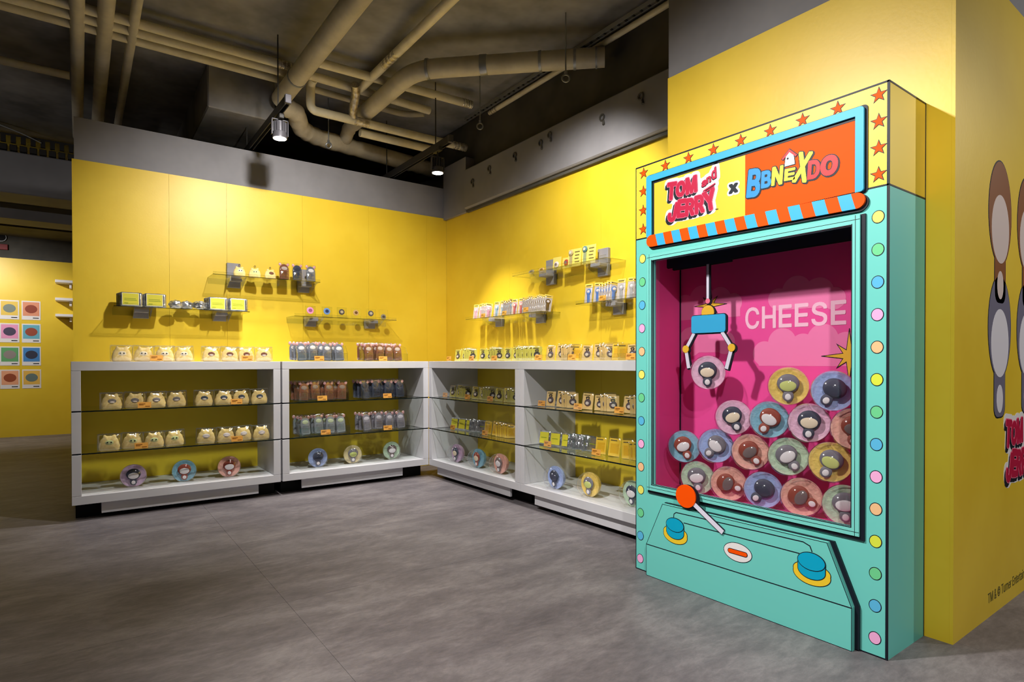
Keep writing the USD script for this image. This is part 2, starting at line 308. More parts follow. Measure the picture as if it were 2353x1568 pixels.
pipe('insulated_pipe', [(-3.7, -.375, 3.512), (-1.66, -.40, 3.512)], .036, PIPE2, 'cream insulated pipe, middle of the three left of the thick pipe')
pipe('insulated_pipe', [(-3.7, -.515, 3.512), (-1.68, -.525, 3.512)], .034, PIPE2, 'cream insulated pipe, topmost of the three left of the thick pipe', foil=[((-1.84, -.525, 3.512), (-1.70, -.525, 3.512))])
pipe('insulated_pipe', [(-1.6, -.475, 3.512), (-.42, -.44, 3.512)], .036, PIPE2, 'cream insulated pipe passing behind both thick pipes')
pipe('insulated_pipe', [(-1.6, -.725, 3.512), (-.16, -.785, 3.512)], .036, PIPE2, 'cream insulated pipe ending in foil near the hanging cable tray', foil=[((-.27, -.78, 3.512), (-.16, -.785, 3.512))])
pipe('insulated_pipe', [(-1.5, -.22, 3.52), (-.56, -.2, 3.52), (-.42, -.33, 3.52)], .028, PIPE, 'thin beige pipe with a bend in the shade behind the thick pipe')
pipe('insulated_pipe', [(-1.13, -3.4, 3.512), (-1.13, -.49, 3.512)], .036, PIPE2, 'cream insulated pipe running beside the elbowed thick pipe', foil=[((-1.13, -1.25, 3.512), (-1.13, -1.0, 3.512))])
pipe('dropped_pipe', [(-1.515, -.42, 3.52), (-1.515, -.33, 3.50), (-1.515, -.33, 3.285), (-.02, -.34, 3.285)], .037, PIPE2, 'cream pipe that drops down and runs right above the partition', rad=.06, foil=[((-1.13, -.335, 3.285), (-.99, -.335, 3.285)), ((-.11, -.34, 3.285), (.05, -.34, 3.285))])
pipe('short_pipe', [(-1.01, -.18, 3.25), (-.23, -.18, 3.25)], .037, PIPE2, 'short open-ended cream pipe below the dropped pipe')
pipe('flexible_pipe', [(-1.22, -.60, 3.48), (-1.18, -.52, 3.44), (-1.17, -.42, 3.36), (-1.14, -.34, 3.31)], .036, FOILP, 'ribbed silver flexible pipe joining two cream pipes', rfun=lambda i: .036 * (1 + .05 * (i % 2)))
for k, (x, r) in enumerate(((-3.14, .045), (-2.98, .05), (-2.815, .032))):
    pipe('dark_pipe', [(x, -1.4, 3.5), (x, 2.3, 3.5)], r, PIPE, 'grey pipe in the dark above the partition, %s from the left' % ORD[k])
pipe('dark_pipe', [(-6, .43, 3.4), (-3.19, .43, 3.4)], .03, PIPE, 'long grey pipe crossing the dark ceiling at far left')
pipe('white_conduit', [(.06, -.76, 3.5), (.06, -3.3, 3.5)], .022, PIPE2, 'thin white lagged pipe along the corner beam', foil=[((.06, -.76, 3.5), (.06, -.9, 3.5))])
t = thing('cable_tray', 'narrow slotted cable tray along the corner beam', 'tray', (-.045, -.5, 3.5))
part(t, 'rail', bx(-.062, -.056, -3.3, -.5, 3.485, 3.515), STEEL, world=True); part(t, 'rail', bx(-.030, -.024, -3.3, -.5, 3.485, 3.515), STEEL, world=True)
part(t, 'rung', [bx(-.056, -.030, -.52 - .07 * k, -.535 - .07 * k + .03, 3.487, 3.493) for k in range(39)], DKMET, world=True, kind='stuff')
t = thing('cable_tray', 'perforated cable tray with loose cable on the far left beam', 'tray', (-5, 2.5, 3.29))
part(t, 'beam', bx(-7, -2.62, 2.5, 3.0, 2.86, 3.29, .01), GREYW, world=True, label='grey beam carrying the tray')
for k in range(26): part(t, 'tray_link', [bx(-4.75 + .08 * k, -4.69 + .08 * k, 2.495, 2.56, 3.30, 3.36, .004), bx(-4.74 + .08 * k, -4.70 + .08 * k, 2.495, 2.53, 3.38, 3.45)], DKMET, world=True)
part(t, 'tray_lip', bx(-7, -2.62, 2.5, 2.9, 3.45, 3.47), DKMET, world=True)
part(t, 'loose_cable', tube(bend([(-4.3, 2.48, 3.48), (-3.95, 2.47, 3.58), (-3.6, 2.47, 3.48), (-3.45, 2.48, 3.42)], .15), .006, 6), STEEL, world=True)
# eye bolts on rods
for n, (x, y, z, zt) in dict(left=(-1.211, .1, 3.17, 3.6), mid=(-.322, -1.176, 3.15, 3.6), right=(-.294, -2.266, 3.15, 3.6)).items():
    t = thing('eye_bolt', {'left': 'hanging eye bolt in front of the wrapped duct', 'mid': 'hanging eye bolt beside the far end of the slotted tray', 'right': 'hanging eye bolt nearest the machine, under the white conduit'}[n], 'hook', (x, y, z))
    part(t, 'rod', rod((x, y, z + .03), (x, y, zt + .02), .005, 8), STEEL, 30, world=True)
    e = torus(.026, .0065, 18, 8); e.apply_transform(trimesh.transformations.rotation_matrix(np.pi / 2, (.81, -.59, 0))); e.apply_translation((x, y, z)); part(t, 'eye', e, STEEL, 40, world=True)
    part(t, 'nut', rod((x, y, z + .028), (x, y, z + .05), .012, 6), STEEL, world=True)
# lamp tracks and lamps
for x, y0, l, tag in ((-1.895, -1.0, 'dark lighting track over the left cabinet with one lamp', 'L'), (-.54, -1.03, 'dark lighting track near the corner with one lamp', 'R')):
    t = thing('lamp_track', l, 'lamp track', (x, y0, 3.02))
    part(t, 'channel', [bx(x - .018, x + .018, y0, 2.0, 3.03, 3.06), bx(x - .018, x - .012, y0, 2.0, 2.998, 3.03), bx(x + .012, x + .018, y0, 2.0, 2.998, 3.03)], DKMET, world=True)
    part(t, 'end_cap', bx(x - .022, x + .022, y0 - .03, y0 + .004, 3.0, 3.065, .004), LAMPB, world=True)
    for y in (y0 + .25, y0 + 1.3): part(t, 'hanger_rod', rod((x, y, 3.055), (x, y, 3.63), .005, 8), DKMET, world=True)
def lamp(x, y, zl, tilt, label):
    t = thing('track_lamp', label, 'lamp', (x, y, 3.0))
    part(t, 'adapter', bx(x - .018, x + .018, y - .06, y + .06, 2.965, 3.005, .004), DKMET, world=True)
    part(t, 'stem', rod((x, y, 2.97), (x, y, zl + .13), .008, 10), LAMPB, 30, world=True)
    part(t, 'yoke', [bx(x - .062, x - .056, y - .012, y + .012, zl + .02, zl + .14), bx(x + .056, x + .062, y - .012, y + .012, zl + .02, zl + .14), bx(x - .062, x + .062, y - .012, y + .012, zl + .135, zl + .142)], LAMPB, world=True)
    T = trimesh.transformations.rotation_matrix(math.radians(tilt), (1, 0, 0), (x, y, zl + .06))
    def tr(m): m.apply_transform(T); return m
    part(t, 'housing', tr(rod((x, y, zl + .04), (x, y, zl + .125), .036, 20)), LAMPB, 40, world=True)
    for k in range(14):
        a = 2 * np.pi * k / 14; f = bx(x + .034, x + .05, y - .0022, y + .0022, zl + .035, zl + .12); f.apply_transform(trimesh.transformations.rotation_matrix(a, (0, 0, 1), (x, y, 0)))
        part(t, 'cooling_fin', tr(f), LAMPB, world=True)
    b = revolve(np.array([(.030, .045), (.05, .035), (.054, .0), (.054, -.012), (.049, -.012), (.047, .004), (.028, .03)]), sections=28); b.apply_translation((x, y, zl + .01))
    part(t, 'bezel', tr(b), LAMPB, 40, world=True)
    part(t, 'lens', tr(rod((x, y, zl - .006), (x, y, zl + .004), .0475, 28)), GLOW, world=True)
    return t
lamp(-1.885, -.755, 2.828, 0, 'silver finned track lamp glowing over the left cabinet')
lamp(-.565, -.86, 2.783, 0, 'silver finned track lamp glowing near the corner pier')

# ------------------------------------------------------------------ display cabinets
def cabinet(W, loc, rot, label, plinth):
    t = thing('display_cabinet', label, 'cabinet', loc, (0, 0, rot), group='white display cabinets')
    D = .56; s = .056; Z0, Z1, Z2, Z3 = .115, .466, .762, 1.11
    part(t, 'top_panel', bx(0, W, 0, D, 1.046, Z3, .002), WHITE); part(t, 'bottom_panel', bx(0, W, 0, D, Z0, .176, .002), WHITE)
    for z0, z1 in ((.177, Z1 - .005), (Z1 + .005, Z2 - .005), (Z2 + .005, 1.045)):
        part(t, 'side_panel', bx(0, s, 0, D, z0, z1, .0015), WHITE); part(t, 'side_panel', bx(W - s, W, 0, D, z0, z1, .0015), WHITE)
    for z in (Z1, Z2):
        part(t, 'joint', [bx(.004, s - .001, .004, D, z - .0049, z + .0049), bx(W - s + .001, W - .004, .004, D, z - .0049, z + .0049)], INK)
        sh = part(t, 'glass_shelf', bx(s, W - s, .006, D - .01, z - .004, z + .004), GLASS); part(sh, 'shelf_edge', bx(s, W - s, .002, .0058, z - .0042, z + .0042), EDGE, label='dark polished front edge')
    part(t, 'back_panel', bx(s, W - s, D - .008, D - .002, .177, 1.045), YEL)
    part(t, 'plinth', bx(plinth[0], plinth[1], .035, .055, .034, Z0 - .001, .002), WHITE)
    part(t, 'base', bx(.02, W - .02, .135, D - .02, 0, Z0 - .001), BLACK, label='recessed black base'); part(t, 'plinth_bracket', bx(plinth[0] + .05, plinth[1] - .05, .055, .135, .04, .11), BLACK)
    return t
cabinet(1.386, (-3.19, -.433, 0), 0, 'white open cabinet at left, stocked with yellow plush pouches', (.168, 1.22))
cabinet(1.3568, (-1.79, -.433, 0), 0, 'white open cabinet in the middle, stocked with brown and grey pouches', (.165, 1.10))
cabinet(1.450, (-.433, -.436, 0), -90, 'white open cabinet right of the corner, stocked with carded badges', (.10, 1.28))
cabinet(1.450, (-.433, -1.888, 0), -90, 'white open cabinet partly hidden behind the claw machine', (.14, 1.36))

# ------------------------------------------------------------------ claw machine (its front faces -x; u runs to the right along the front, z up)
MX, MY = -.7505, -3.345
def face(poly, front, thick):
    m = extr(poly, thick); v = m.vertices
    return trimesh.Trimesh(np.stack([front + thick - v[:, 2], MY - v[:, 0], v[:, 1]], 1), m.faces, process=False)
cm = thing('claw_machine', 'tall turquoise and yellow claw machine display filled with clear balls', 'claw machine', (MX + .18, MY - .61, 0))
def mp(name, m, material, smooth=False, label=None, parent=None): return part(parent or cm, name, m, material, smooth, label, world=True)
W = 1.217
win = sbox(.118, .465, 1.097, 1.622)
mp('front_board', face(sbox(0, 0, W, 1.748).difference(win), MX, .02), TEAL)
mp('header_board', face(sbox(0, 1.748, W, 2.127), MX, .02), MYEL)
for u in (.0, W - .012):
    mp('side_panel', bx(MX + .02, -.4135, MY - u - .012, MY - u, 0, 1.748), TEAL); mp('header_side', bx(MX + .02, -.4135, MY - u - .012, MY - u, 1.748, 2.127), MYEL)
mp('top_board', bx(MX + .02, -.4135, MY - W + .012, MY - .012, 2.115, 2.127), MYEL)
edge = [bx(MX - .0012, MX + .004, MY - W - .0012, MY - W + .007, 0, 2.128), bx(MX - .0012, MX + .004, MY - W, MY, 2.122, 2.1285), face(sbox(0, 1.745, W, 1.751), MX - .0012, .002),
        bx(MX - .001, MX + .004, MY - .003, MY + .001, 0, 2.127), face(sbox(0, 0, W, .005), MX - .001, .002),
        bx(MX, -.4135, MY - W - .0012, MY - W + .003, 1.745, 1.751), bx(MX, -.4135, MY - W - .0012, MY - W + .003, 2.122, 2.1285), bx(-.419, -.4135, MY - W - .0012, MY - W + .003, 0, 2.127),
        ]
mp('printed_outline', edge, INK)
# stars and dots
for k, (u, z) in enumerate([(.053, 2.088), (.195, 2.089), (.335, 2.089), (.475, 2.088), (.616, 2.088), (.756, 2.087), (.896, 2.087), (1.035, 2.086), (1.182, 2.085), (1.182, 1.988), (1.182, 1.89), (1.182, 1.792), (.051, 1.994), (.050, 1.894), (.050, 1.796)]):
    s = mp('star', face(affinity.translate(star(5, .0255, .0105), u, z), MX - .0016, .0008), ORANGE); mp('star_outline', face(affinity.translate(star(5, .0255, .0105).buffer(.0022, join_style=2), u, z), MX - .0008, .0008), INK, parent=s)
DOTC = dict(y=mat('dot_yellow', (240, 236, 110), .45), g=mat('dot_green', (112, 212, 148), .45), b=mat('dot_blue', (92, 186, 230), .45), p=mat('dot_pink', (248, 178, 224), .45), o=mat('dot_peach', (246, 196, 144), .45), l=mat('dot_lime', (222, 234, 72), .45))
for u, z0, n, seq in ((.046, 1.642, 14, 'ygbpoygbpoygbp'), (1.181, 1.636, 14, 'ygbpolgbpolgbp')):
    for k in range(n):
        z = z0 - .1217 * k if u < .5 else z0 - .1206 * k
        uu = u - (.0012 * k if u < .5 else .0005 * k)
        s = mp('dot', face(ell(uu, z, .0195, .0215), MX - .0016, .0008), DOTC[seq[k]]); mp('dot_outline', face(ell(uu, z, .0222, .0242), MX - .0008, .0008), INK, parent=s)
# sign: blue frame, two panels, lettering
mp('sign_backing', face(rrect(.078, 1.146, 1.735, 2.066, .014), MX - .004, .004), INK)
mp('sign_panel', face(sbox(.118, 1.745, .642, 2.034), MX - .006, .002), YEL2, label='yellow left half of the sign'); mp('sign_panel', face(sbox(.642, 1.745, 1.11, 2.034), MX - .006, .002), ORANGE, label='orange right half of the sign')
mp('sign_frame', face(rrect(.084, 1.136, 1.74, 2.06, .012).difference(sbox(.119, 1.735, 1.106, 2.028)), MX - .016, .010), SKY)
mp('sign_frame_shade', face(sbox(.119, 1.74, 1.106, 2.028).difference(sbox(.128, 1.73, 1.106, 2.016)), MX - .0068, .0008), INK)
SX = MX - .006
def logo(layers, parent):   # layers: (name, polygon, material), rising by a fraction of a millimetre
    for k, (n, p, m_) in enumerate(layers): mp(n, face(p, SX - .0008 * (k + 1), .0008), m_, parent=parent)
def tj(sx=1.0):
    T1 = [letter('T', .240, 1.950, .060, .088, -6, .004, 0), letter('O', .296, 1.948, .058, .076, -4, .004), letter('M', .358, 1.952, .066, .082, 2, .004)]
    T2 = [letter('J', .248, 1.845, .052, .096, -14, .004), letter('E', .300, 1.852, .050, .090, -6, .004), letter('R', .350, 1.848, .054, .086, -3, .004), letter('R', .404, 1.850, .054, .088, 2, .004), letter('Y', .460, 1.856, .068, .098, 10, .004)]
    A = [letter('a', .430, 1.942, .026, .028, 12, .001, 12), letter('n', .456, 1.953, .024, .028, 14, .001, 12), letter('d', .484, 1.975, .026, .052, 16, .001, 12)]
    red = union_all(T1 + T2); small = union_all(A + [affinity.rotate(sbox(.425, 1.914, .492, 1.919), 18), affinity.rotate(sbox(.437, 1.904, .486, 1.909), 18)])
    return red, small
red, small = tj(); allp = union_all([red, small]); sh = union_all([affinity.translate(red, -.004 * k, -.004 * k) for k in (1, 2, 3)]).buffer(.002)
g = mp('logo_sticker', face(allp.buffer(.024).buffer(-.006), SX - .0008, .0008), STICK, label='white cut-out sticker under the red lettering')
mp('letter_shadow', face(sh, SX - .0016, .0008), INK, parent=g); mp('letter_edge', face(red.buffer(.003), SX - .0024, .0008), REDLP, parent=g)
mp('lettering', face(red, SX - .0032, .0008), REDL, parent=g); mp('small_lettering', face(small.buffer(.0006), SX - .0032, .0008), REDL, parent=g); mp('small_lettering_shadow', face(affinity.translate(small, -.002, -.003).buffer(.001), SX - .0018, .0008), INK, parent=g)
mp('trade_mark', face(letter('TM', .498, 1.806, .014, .006), SX - .0026, .0008), INK, parent=g)
X_ = letter('x', .584, 1.882, .046, .044, 0, .004); c = mp('cross_sticker', face(X_.buffer(.009), SX - .0008, .0008), STICK); mp('cross', face(X_, SX - .0016, .0008), INK, parent=c)
BB = [('B', .685, 1.882, .064, .124, -6, .004, BLUEL), ('B', .742, 1.884, .046, .074, -2, .003, BLUEL), ('N', .792, 1.886, .050, .080, -4, .003, YELL), ('E', .846, 1.878, .046, .050, -4, .002, YELL), ('X', .900, 1.893, .062, .122, -14, .003, YELL), ('D', .946, 1.872, .050, .076, -4, .003, REDD), ('O', 1.006, 1.872, .068, .080, -6, .005, REDD)]
allb = union_all([letter(*b[:7]) for b in BB]); c = mp('letter_outline', face(union_all([allb.buffer(.0035), affinity.translate(allb, .004, -.004).buffer(.003)]), SX - .0008, .0008), INK)
for b in BB: mp('letter', face(letter(*b[:7]), SX - .0016, .0008), b[7], parent=c)
hs = Polygon([(.824, 1.915), (.868, 1.915), (.863, 1.955), (.845, 1.972), (.829, 1.955)]); rf = Polygon([(.812, 1.950), (.845, 1.982), (.878, 1.950), (.872, 1.944), (.845, 1.970), (.818, 1.944)])
h = mp('birdhouse_print', face(union_all([hs, rf]).buffer(.003), SX - .001, .001), INK); mp('birdhouse_wall', face(hs, SX - .0018, .0008), STICK, parent=h); mp('birdhouse_roof', face(rf, SX - .0026, .0008), REDD, parent=h); mp('birdhouse_hole', face(Point(.838, 1.945).buffer(.004), SX - .0026, .0008), INK, parent=h)
# striped roll under the sign
cap = LineString([(.117, 1.722), (1.112, 1.708)]).buffer(.030, quad_segs=8)
mp('roll_backing', face(affinity.translate(cap, .006, -.008).buffer(.003), MX - .008, .008), INK)
step = .0497
for k in range(21):
    c0 = .128 + step * (k - .5) if k else 0.0; c1 = .128 + step * (k + .5) if k < 20 else 1.3
    def arc(u): return [(u + .020 - .030 * ((z - 1.66) / .1) ** 0.8 + .0, z) for z in np.linspace(1.66, 1.76, 7)]
    st = Polygon(arc(c0) + arc(c1)[::-1]).intersection(cap)
    if st.area > 1e-6: mp('roll_stripe', face(st, MX - .018, .010), ORANGE if k % 2 == 0 else SKY)
# window trim
ring = sbox(.090, .437, 1.124, 1.654).difference(sbox(.119, .468, 1.095, 1.621))
mp('window_trim_backing', face(sbox(.089, .422, 1.140, 1.656).difference(sbox(.1195, .469, 1.0945, 1.62)), MX - .008, .008), INK)
mp('window_trim', face(ring, MX - .016, .008), TEALP)
ln = [sbox(.119, 1.619, 1.096, 1.622), sbox(.117, .466, .120, 1.624), sbox(1.094, .466, 1.097, 1.624), sbox(.119, .466, 1.096, .469), sbox(.1035, .437, .105, 1.654), sbox(.09, .4515, 1.124, .453), sbox(1.1075, .437, 1.109, 1.654), sbox(.09, 1.637, 1.124, 1.6385)]
mp('trim_lines', face(union_all(ln).intersection(ring.buffer(.002)), MX - .0168, .0008), INK)
mp('case_glass', bx(MX + .012, MX + .016, MY - 1.10, MY - .11, .455, 1.63), CASEG)
# case inside
XBK = -.447
mp('case_back', bx(XBK, XBK + .01, MY - 1.18, MY - .04, .38, 1.73), PINKW); mp('case_side', bx(MX + .02, XBK, MY - .05, MY - .04, .38, 1.73), PINKW); mp('case_side', bx(MX + .02, XBK, MY - 1.177, MY - 1.167, .38, 1.73), PINKW)
mp('case_floor', bx(MX + .02, XBK, MY - 1.167, MY - .05, .40, .42), PINKW); mp('case_ceiling', bx(MX + .02, XBK, MY - 1.167, MY - .05, 1.70, 1.715), NAVY)
def back(name, poly, material, k=1, **kw): return mp(name, face(poly.intersection(sbox(.052, .43, 1.165, 1.69)), XBK - .0008 * k, .0008), material, **kw)
def cloud(lobes, base): return union_all([Point(u, z).buffer(r) for u, z, r in lobes] + [sbox(*base)])
for lb, bs in (([(.08, 1.40, .07), (.19, 1.43, .08), (.30, 1.42, .07), (.38, 1.40, .05)], (.05, 1.33, .42, 1.40)), ([(.62, 1.40, .05), (.71, 1.43, .07), (.81, 1.41, .07), (.88, 1.38, .05)], (.60, 1.345, .92, 1.40)),
               ([(.12, 1.21, .08), (.24, 1.24, .07), (.33, 1.20, .06)], (.06, 1.15, .38, 1.2)), ([(.55, 1.14, .06), (.64, 1.19, .07), (.74, 1.17, .06), (.83, 1.20, .07), (.93, 1.17, .06)], (.52, 1.08, .98, 1.15))):
    back('cloud_print', cloud(lb, bs), PINKW2)
word = []
u0 = .445
for ch, w in zip('CHEESE', (.083, .080, .072, .072, .080, .074)): word.append(letter(ch, u0 + w / 2, 1.316, w - .008, .108, 0)); u0 += w + .006
back('word_print', union_all(word), PALEP, 2)
for u, z, R in ((.945, 1.125, .105), (.245, 1.40, .085)):
    p = union_all([affinity.scale(star(4, R, R * .16), 1, 1), affinity.rotate(star(4, R * .62, R * .16), 45, origin=(0, 0))]); p = affinity.translate(p, u, z)
    s = back('sparkle_print', p.buffer(.003, join_style=2), INK, 3); mp('sparkle', face(p.intersection(sbox(.06, .43, 1.165, 1.6)), XBK - .0032, .0008), GOLD, parent=s)
mp('corner_line', bx(XBK - .006, XBK - .001, MY - .056, MY - .0502, .42, 1.70), INK)
# claw: flat cut boards hanging in the case
CX = -.62
def cl(name, poly, material, k=0, out=.0035, **kw):
    s = mp(name, face(poly, CX - .002 - .001 * k, .002 + .001 * k), material, **kw)
    if out: mp(name + '_outline', face(union_all([poly.buffer(out), affinity.translate(poly.buffer(out), .005, -.004)]), CX, .006), INK, parent=s)
    return s
cl('gantry', union_all([sbox(.10, 1.600, .25, 1.66), sbox(.137, 1.585, .48, 1.66), sbox(.48, 1.595, 1.16, 1.65)]), NAVY, 0, .002); mp('gantry_hanger', [bx(CX - .01, CX + .03, MY - .3, MY - .2, 1.65, 1.70), bx(CX - .01, CX + .03, MY - 1.0, MY - .9, 1.645, 1.70)], NAVY)
cl('claw_rod', sbox(.346, 1.40, .359, 1.585), LAV); cl('claw_knob', Point(.353, 1.402).buffer(.013), REDLP, 1)
cl('claw_dome', Point(.354, 1.345).buffer(.036).intersection(sbox(.3, 1.335, .4, 1.4)), GOLD, 2); cl('claw_body', rrect(.258, .454, 1.245, 1.333, .012), SKY, 3)
for s_, (a, b, c_) in ((-1, ((.272, 1.245), (.222, 1.166), (.240, 1.068))), (1, ((.434, 1.245), (.487, 1.168), (.458, 1.066)))):
    cl('claw_arm', LineString([a, b]).buffer(.0085, cap_style=2), LAV, 1); cl('claw_finger', LineString([b, c_]).buffer(.0095, cap_style=2), LAV, 1); cl('claw_joint', Point(*b).buffer(.019), GOLD, 3)
# control panel
PX = MX - .034
pan = Polygon([(.100, .0), (.100, .160), (.205, .388), (1.015, .392), (1.108, .166), (1.108, 0)])
mp('control_backing', face(affinity.translate(pan, .016, .004).union(pan.buffer(.0035, join_style=2)).intersection(sbox(0, 0.0005, W + .1, 1)), MX - .012, .012), INK)
mp('control_panel', face(pan, PX, .022), TEAL)
ln = [LineString([(.102, .161), (1.106, .165)]), LineString([(.275, .335), (.277, .352), (.290, .362), (.920, .372), (.948, .362), (.957, .340)]), LineString([(.335, .321), (.905, .321)])]
mp('control_lines', face(union_all([l.buffer(.002, cap_style=2) for l in ln] + [pan.exterior.buffer(.0022)]).intersection(pan), PX - .0006, .0006), INK)
def badge(name, polys, parent=None, d=0):   # stacked prints with ink outlines
    first = None
    for k, (n, p, m_) in enumerate(polys):
        q = mp(n, face(p, PX - .0014 - .0016 * k - d, .0010 + .0008 * k), m_, parent=first); first = first or q
        mp(n + '_outline', face(p.buffer(.0026), PX - .0010 - .0016 * k - d, .0008 + .0008 * k), INK, parent=first)
for u, z in ((.285, .300), (.955, .302)):
    s = 1.0 if u > .5 else .95
    basep = union_all([ell(u, z - .052, .074 * s, .042 * s), ell(u, z - .040, .074 * s, .034 * s)]); side = union_all([ell(u, z, .054 * s, .034 * s), ell(u, z - .036, .054 * s, .034 * s), sbox(u - .054 * s, z - .036, u + .054 * s, z)])
    badge('b', [('button_base', basep, BUTY), ('button_side', side, CYAN), ('button_top', ell(u, z, .054 * s, .034 * s), CYAN)])
badge('c', [('coin_plate', ell(.626, .253, .068, .040), STICK), ('coin_slot', rrect(.580, .673, .244, .261, .0082), ORANGE)])
mp('joystick_backing', face(union_all([ell(.364, .451, .064, .060), LineString([(.39, .43), (.556, .326)]).buffer(.014, cap_style=2)]), PX - .006, .006), INK)
mp('joystick_stick', face(LineString([(.395, .428), (.556, .326)]).buffer(.0105, cap_style=2), PX - .009, .003), LAV); mp('joystick_knob', face(ell(.355, .455, .057, .055), PX - .013, .007), ORANGE)
# the roll, trim and panel backs stand on the front board (2 mm fixings keep them together)

# ------------------------------------------------------------------ clear capsule balls
LIN = dict(pink=(248, 196, 226), blue=(172, 192, 246), teal=(140, 196, 222), peach=(252, 186, 170), yellow=(250, 214, 110), green=(200, 226, 196), lilac=(222, 186, 222), cream=(242, 222, 170))
FIGC = dict(navy=(62, 66, 84), grey=(122, 118, 128), brown=(150, 70, 56), cream=(240, 222, 196), white=(238, 232, 236), lime=(206, 214, 130), slate=(74, 76, 96), taupe=(120, 104, 104))
def build_ball(key, label, loc, rot, scale, group):
    lining, fig, facec = key; R = .086
    t = thing('capsule_ball', label, 'ball', loc, rot, group, scale)
    part(t, 'capsule_shell', icosphere(3, R), SHELL, True)
    ring = torus(R * .995, .0012, 40, 5); ring.apply_transform(trimesh.transformations.rotation_matrix(np.pi / 2, (1, 0, 0))); part(t, 'seam_ring', ring, ACRYL, True)
    r = R * .972; ph = np.linspace(0, np.pi / 2, 8); prof = np.array([(0, .012)] + [(q * r, .012) for q in (.2, .4, .6, .78)] + [(.94 * r, .010)] + [(r * math.cos(a), r * math.sin(a)) for a in np.linspace(.12, np.pi / 2, 9)])
    prof[-1, 0] = 0; c = revolve(prof, sections=48); v = c.vertices.copy(); v = np.stack([v[:, 0], v[:, 2], v[:, 1]], 1)
    flat = (v[:, 1] < .02) & (np.hypot(v[:, 0], v[:, 2]) < .85 * r); v[flat, 1] += (meshkit.fbm(v[flat] * 60, 2, 3) - .5) * .006
    part(t, 'paper_lining', trimesh.Trimesh(v, c.faces[:, ::-1], process=False), noisy('lining_' + lining, tuple(int(q * .92) for q in LIN[lining]), LIN[lining], 40, .6, .4, bscale=60), 40)
    y = -.004
    b = pillow(ell(0, -.044, .023, .026), .014, 20, 3); b.apply_translation((0, y, 0)); h = pillow(ell(0, .012, .046, .042), .020, 28, 4); h.apply_translation((0, y, 0))
    f = part(t, 'figure_print', [b, h], mat('figure_' + fig, FIGC[fig], .55), True)
    fp = pillow(ell(0, .002, .034, .025), .008, 24, 3); fp.apply_translation((0, y - .0075, 0)); part(f, 'figure_face', fp, mat('figure_' + facec, FIGC[facec], .55), True)
    bp_ = pillow(ell(0, -.047, .013, .015), .005, 16, 3); bp_.apply_translation((0, y - .0055, 0)); part(f, 'figure_belly', bp_, mat('figure_white', FIGC['white'], .55), True)
    return t
ball = Maker(build_ball)
PILE = [(('pink', 'navy', 'cream'), (-.61, -3.690, 1.047), 0, 'pink-lined clear ball gripped in the claw'),
        (('yellow', 'grey', 'lime'), (-.60, -4.100, .992), 0, 'yellow-lined clear ball topping the pile, upright figure'), (('blue', 'slate', 'navy'), (-.60, -4.294, .978), 32, 'blue-lined clear ball at the top right of the pile'),
        (('pink', 'navy', 'cream'), (-.60, -3.826, .832), -22, 'pink-lined clear ball, left one in the second row of the pile'), (('teal', 'brown', 'white'), (-.60, -4.010, .836), 28, 'teal-lined clear ball with a tilted brown figure'),
        (('pink', 'navy', 'cream'), (-.60, -4.194, .836), 3, 'pink-lined clear ball, right one in the second row of the pile'), (('peach', 'brown', 'taupe'), (-.60, -4.376, .826), 0, 'peach-lined clear ball cut off by the right window trim'),
        (('teal', 'brown', 'white'), (-.59, -3.530, .657), -24, 'teal-lined clear ball at the far left of the pile'), (('blue', 'grey', 'white'), (-.60, -3.728, .684), 40, 'blue-lined clear ball with a pale grey figure'),
        (('peach', 'brown', 'taupe'), (-.60, -3.916, .676), -36, 'peach-lined clear ball in the middle row'), (('green', 'grey', 'white'), (-.60, -4.100, .678), -34, 'green-lined clear ball in the middle row'),
        (('yellow', 'grey', 'lime'), (-.60, -4.284, .678), 22, 'yellow-lined clear ball low on the right of the pile'),
        (('green', 'grey', 'white'), (-.60, -3.620, .508), -8, 'green-lined clear ball at the bottom left behind the joystick'), (('peach', 'brown', 'taupe'), (-.60, -3.800, .508), -70, 'peach-lined clear ball, left one in the bottom row'),
        (('blue', 'slate', 'navy'), (-.60, -3.980, .508), 38, 'blue-lined clear ball in the bottom row'), (('peach', 'brown', 'taupe'), (-.60, -4.160, .508), -62, 'peach-lined clear ball, right one in the bottom row'), (('green', 'grey', 'white'), (-.60, -4.342, .508), -4, 'green-lined clear ball in the bottom right corner of the case')]
for key, p, roll, lab in PILE: ball(key, lab, p, (0, roll, -66), group=None)
SHB = [(('lilac', 'navy', 'white'), (-2.823, -.30, .262), 'lilac-lined clear ball on the bottom of the left cabinet'), (('teal', 'brown', 'white'), (-2.49, -.30, .262), 'teal-lined clear ball on the bottom of the left cabinet'), (('peach', 'brown', 'white'), (-2.172, -.31, .262), 'peach-lined clear ball on the bottom of the left cabinet'),
       (('blue', 'slate', 'navy'), (-1.451, -.29, .262), 'blue-lined clear ball on the bottom of the middle cabinet'), (('cream', 'grey', 'lime'), (-1.133, -.29, .262), 'cream-lined clear ball on the bottom of the middle cabinet'), (('green', 'taupe', 'white'), (-.746, -.28, .262), 'green-lined clear ball on the bottom of the middle cabinet')]
for key, p, lab in SHB: ball(key, lab, p, (0, 0, -4), group=None)
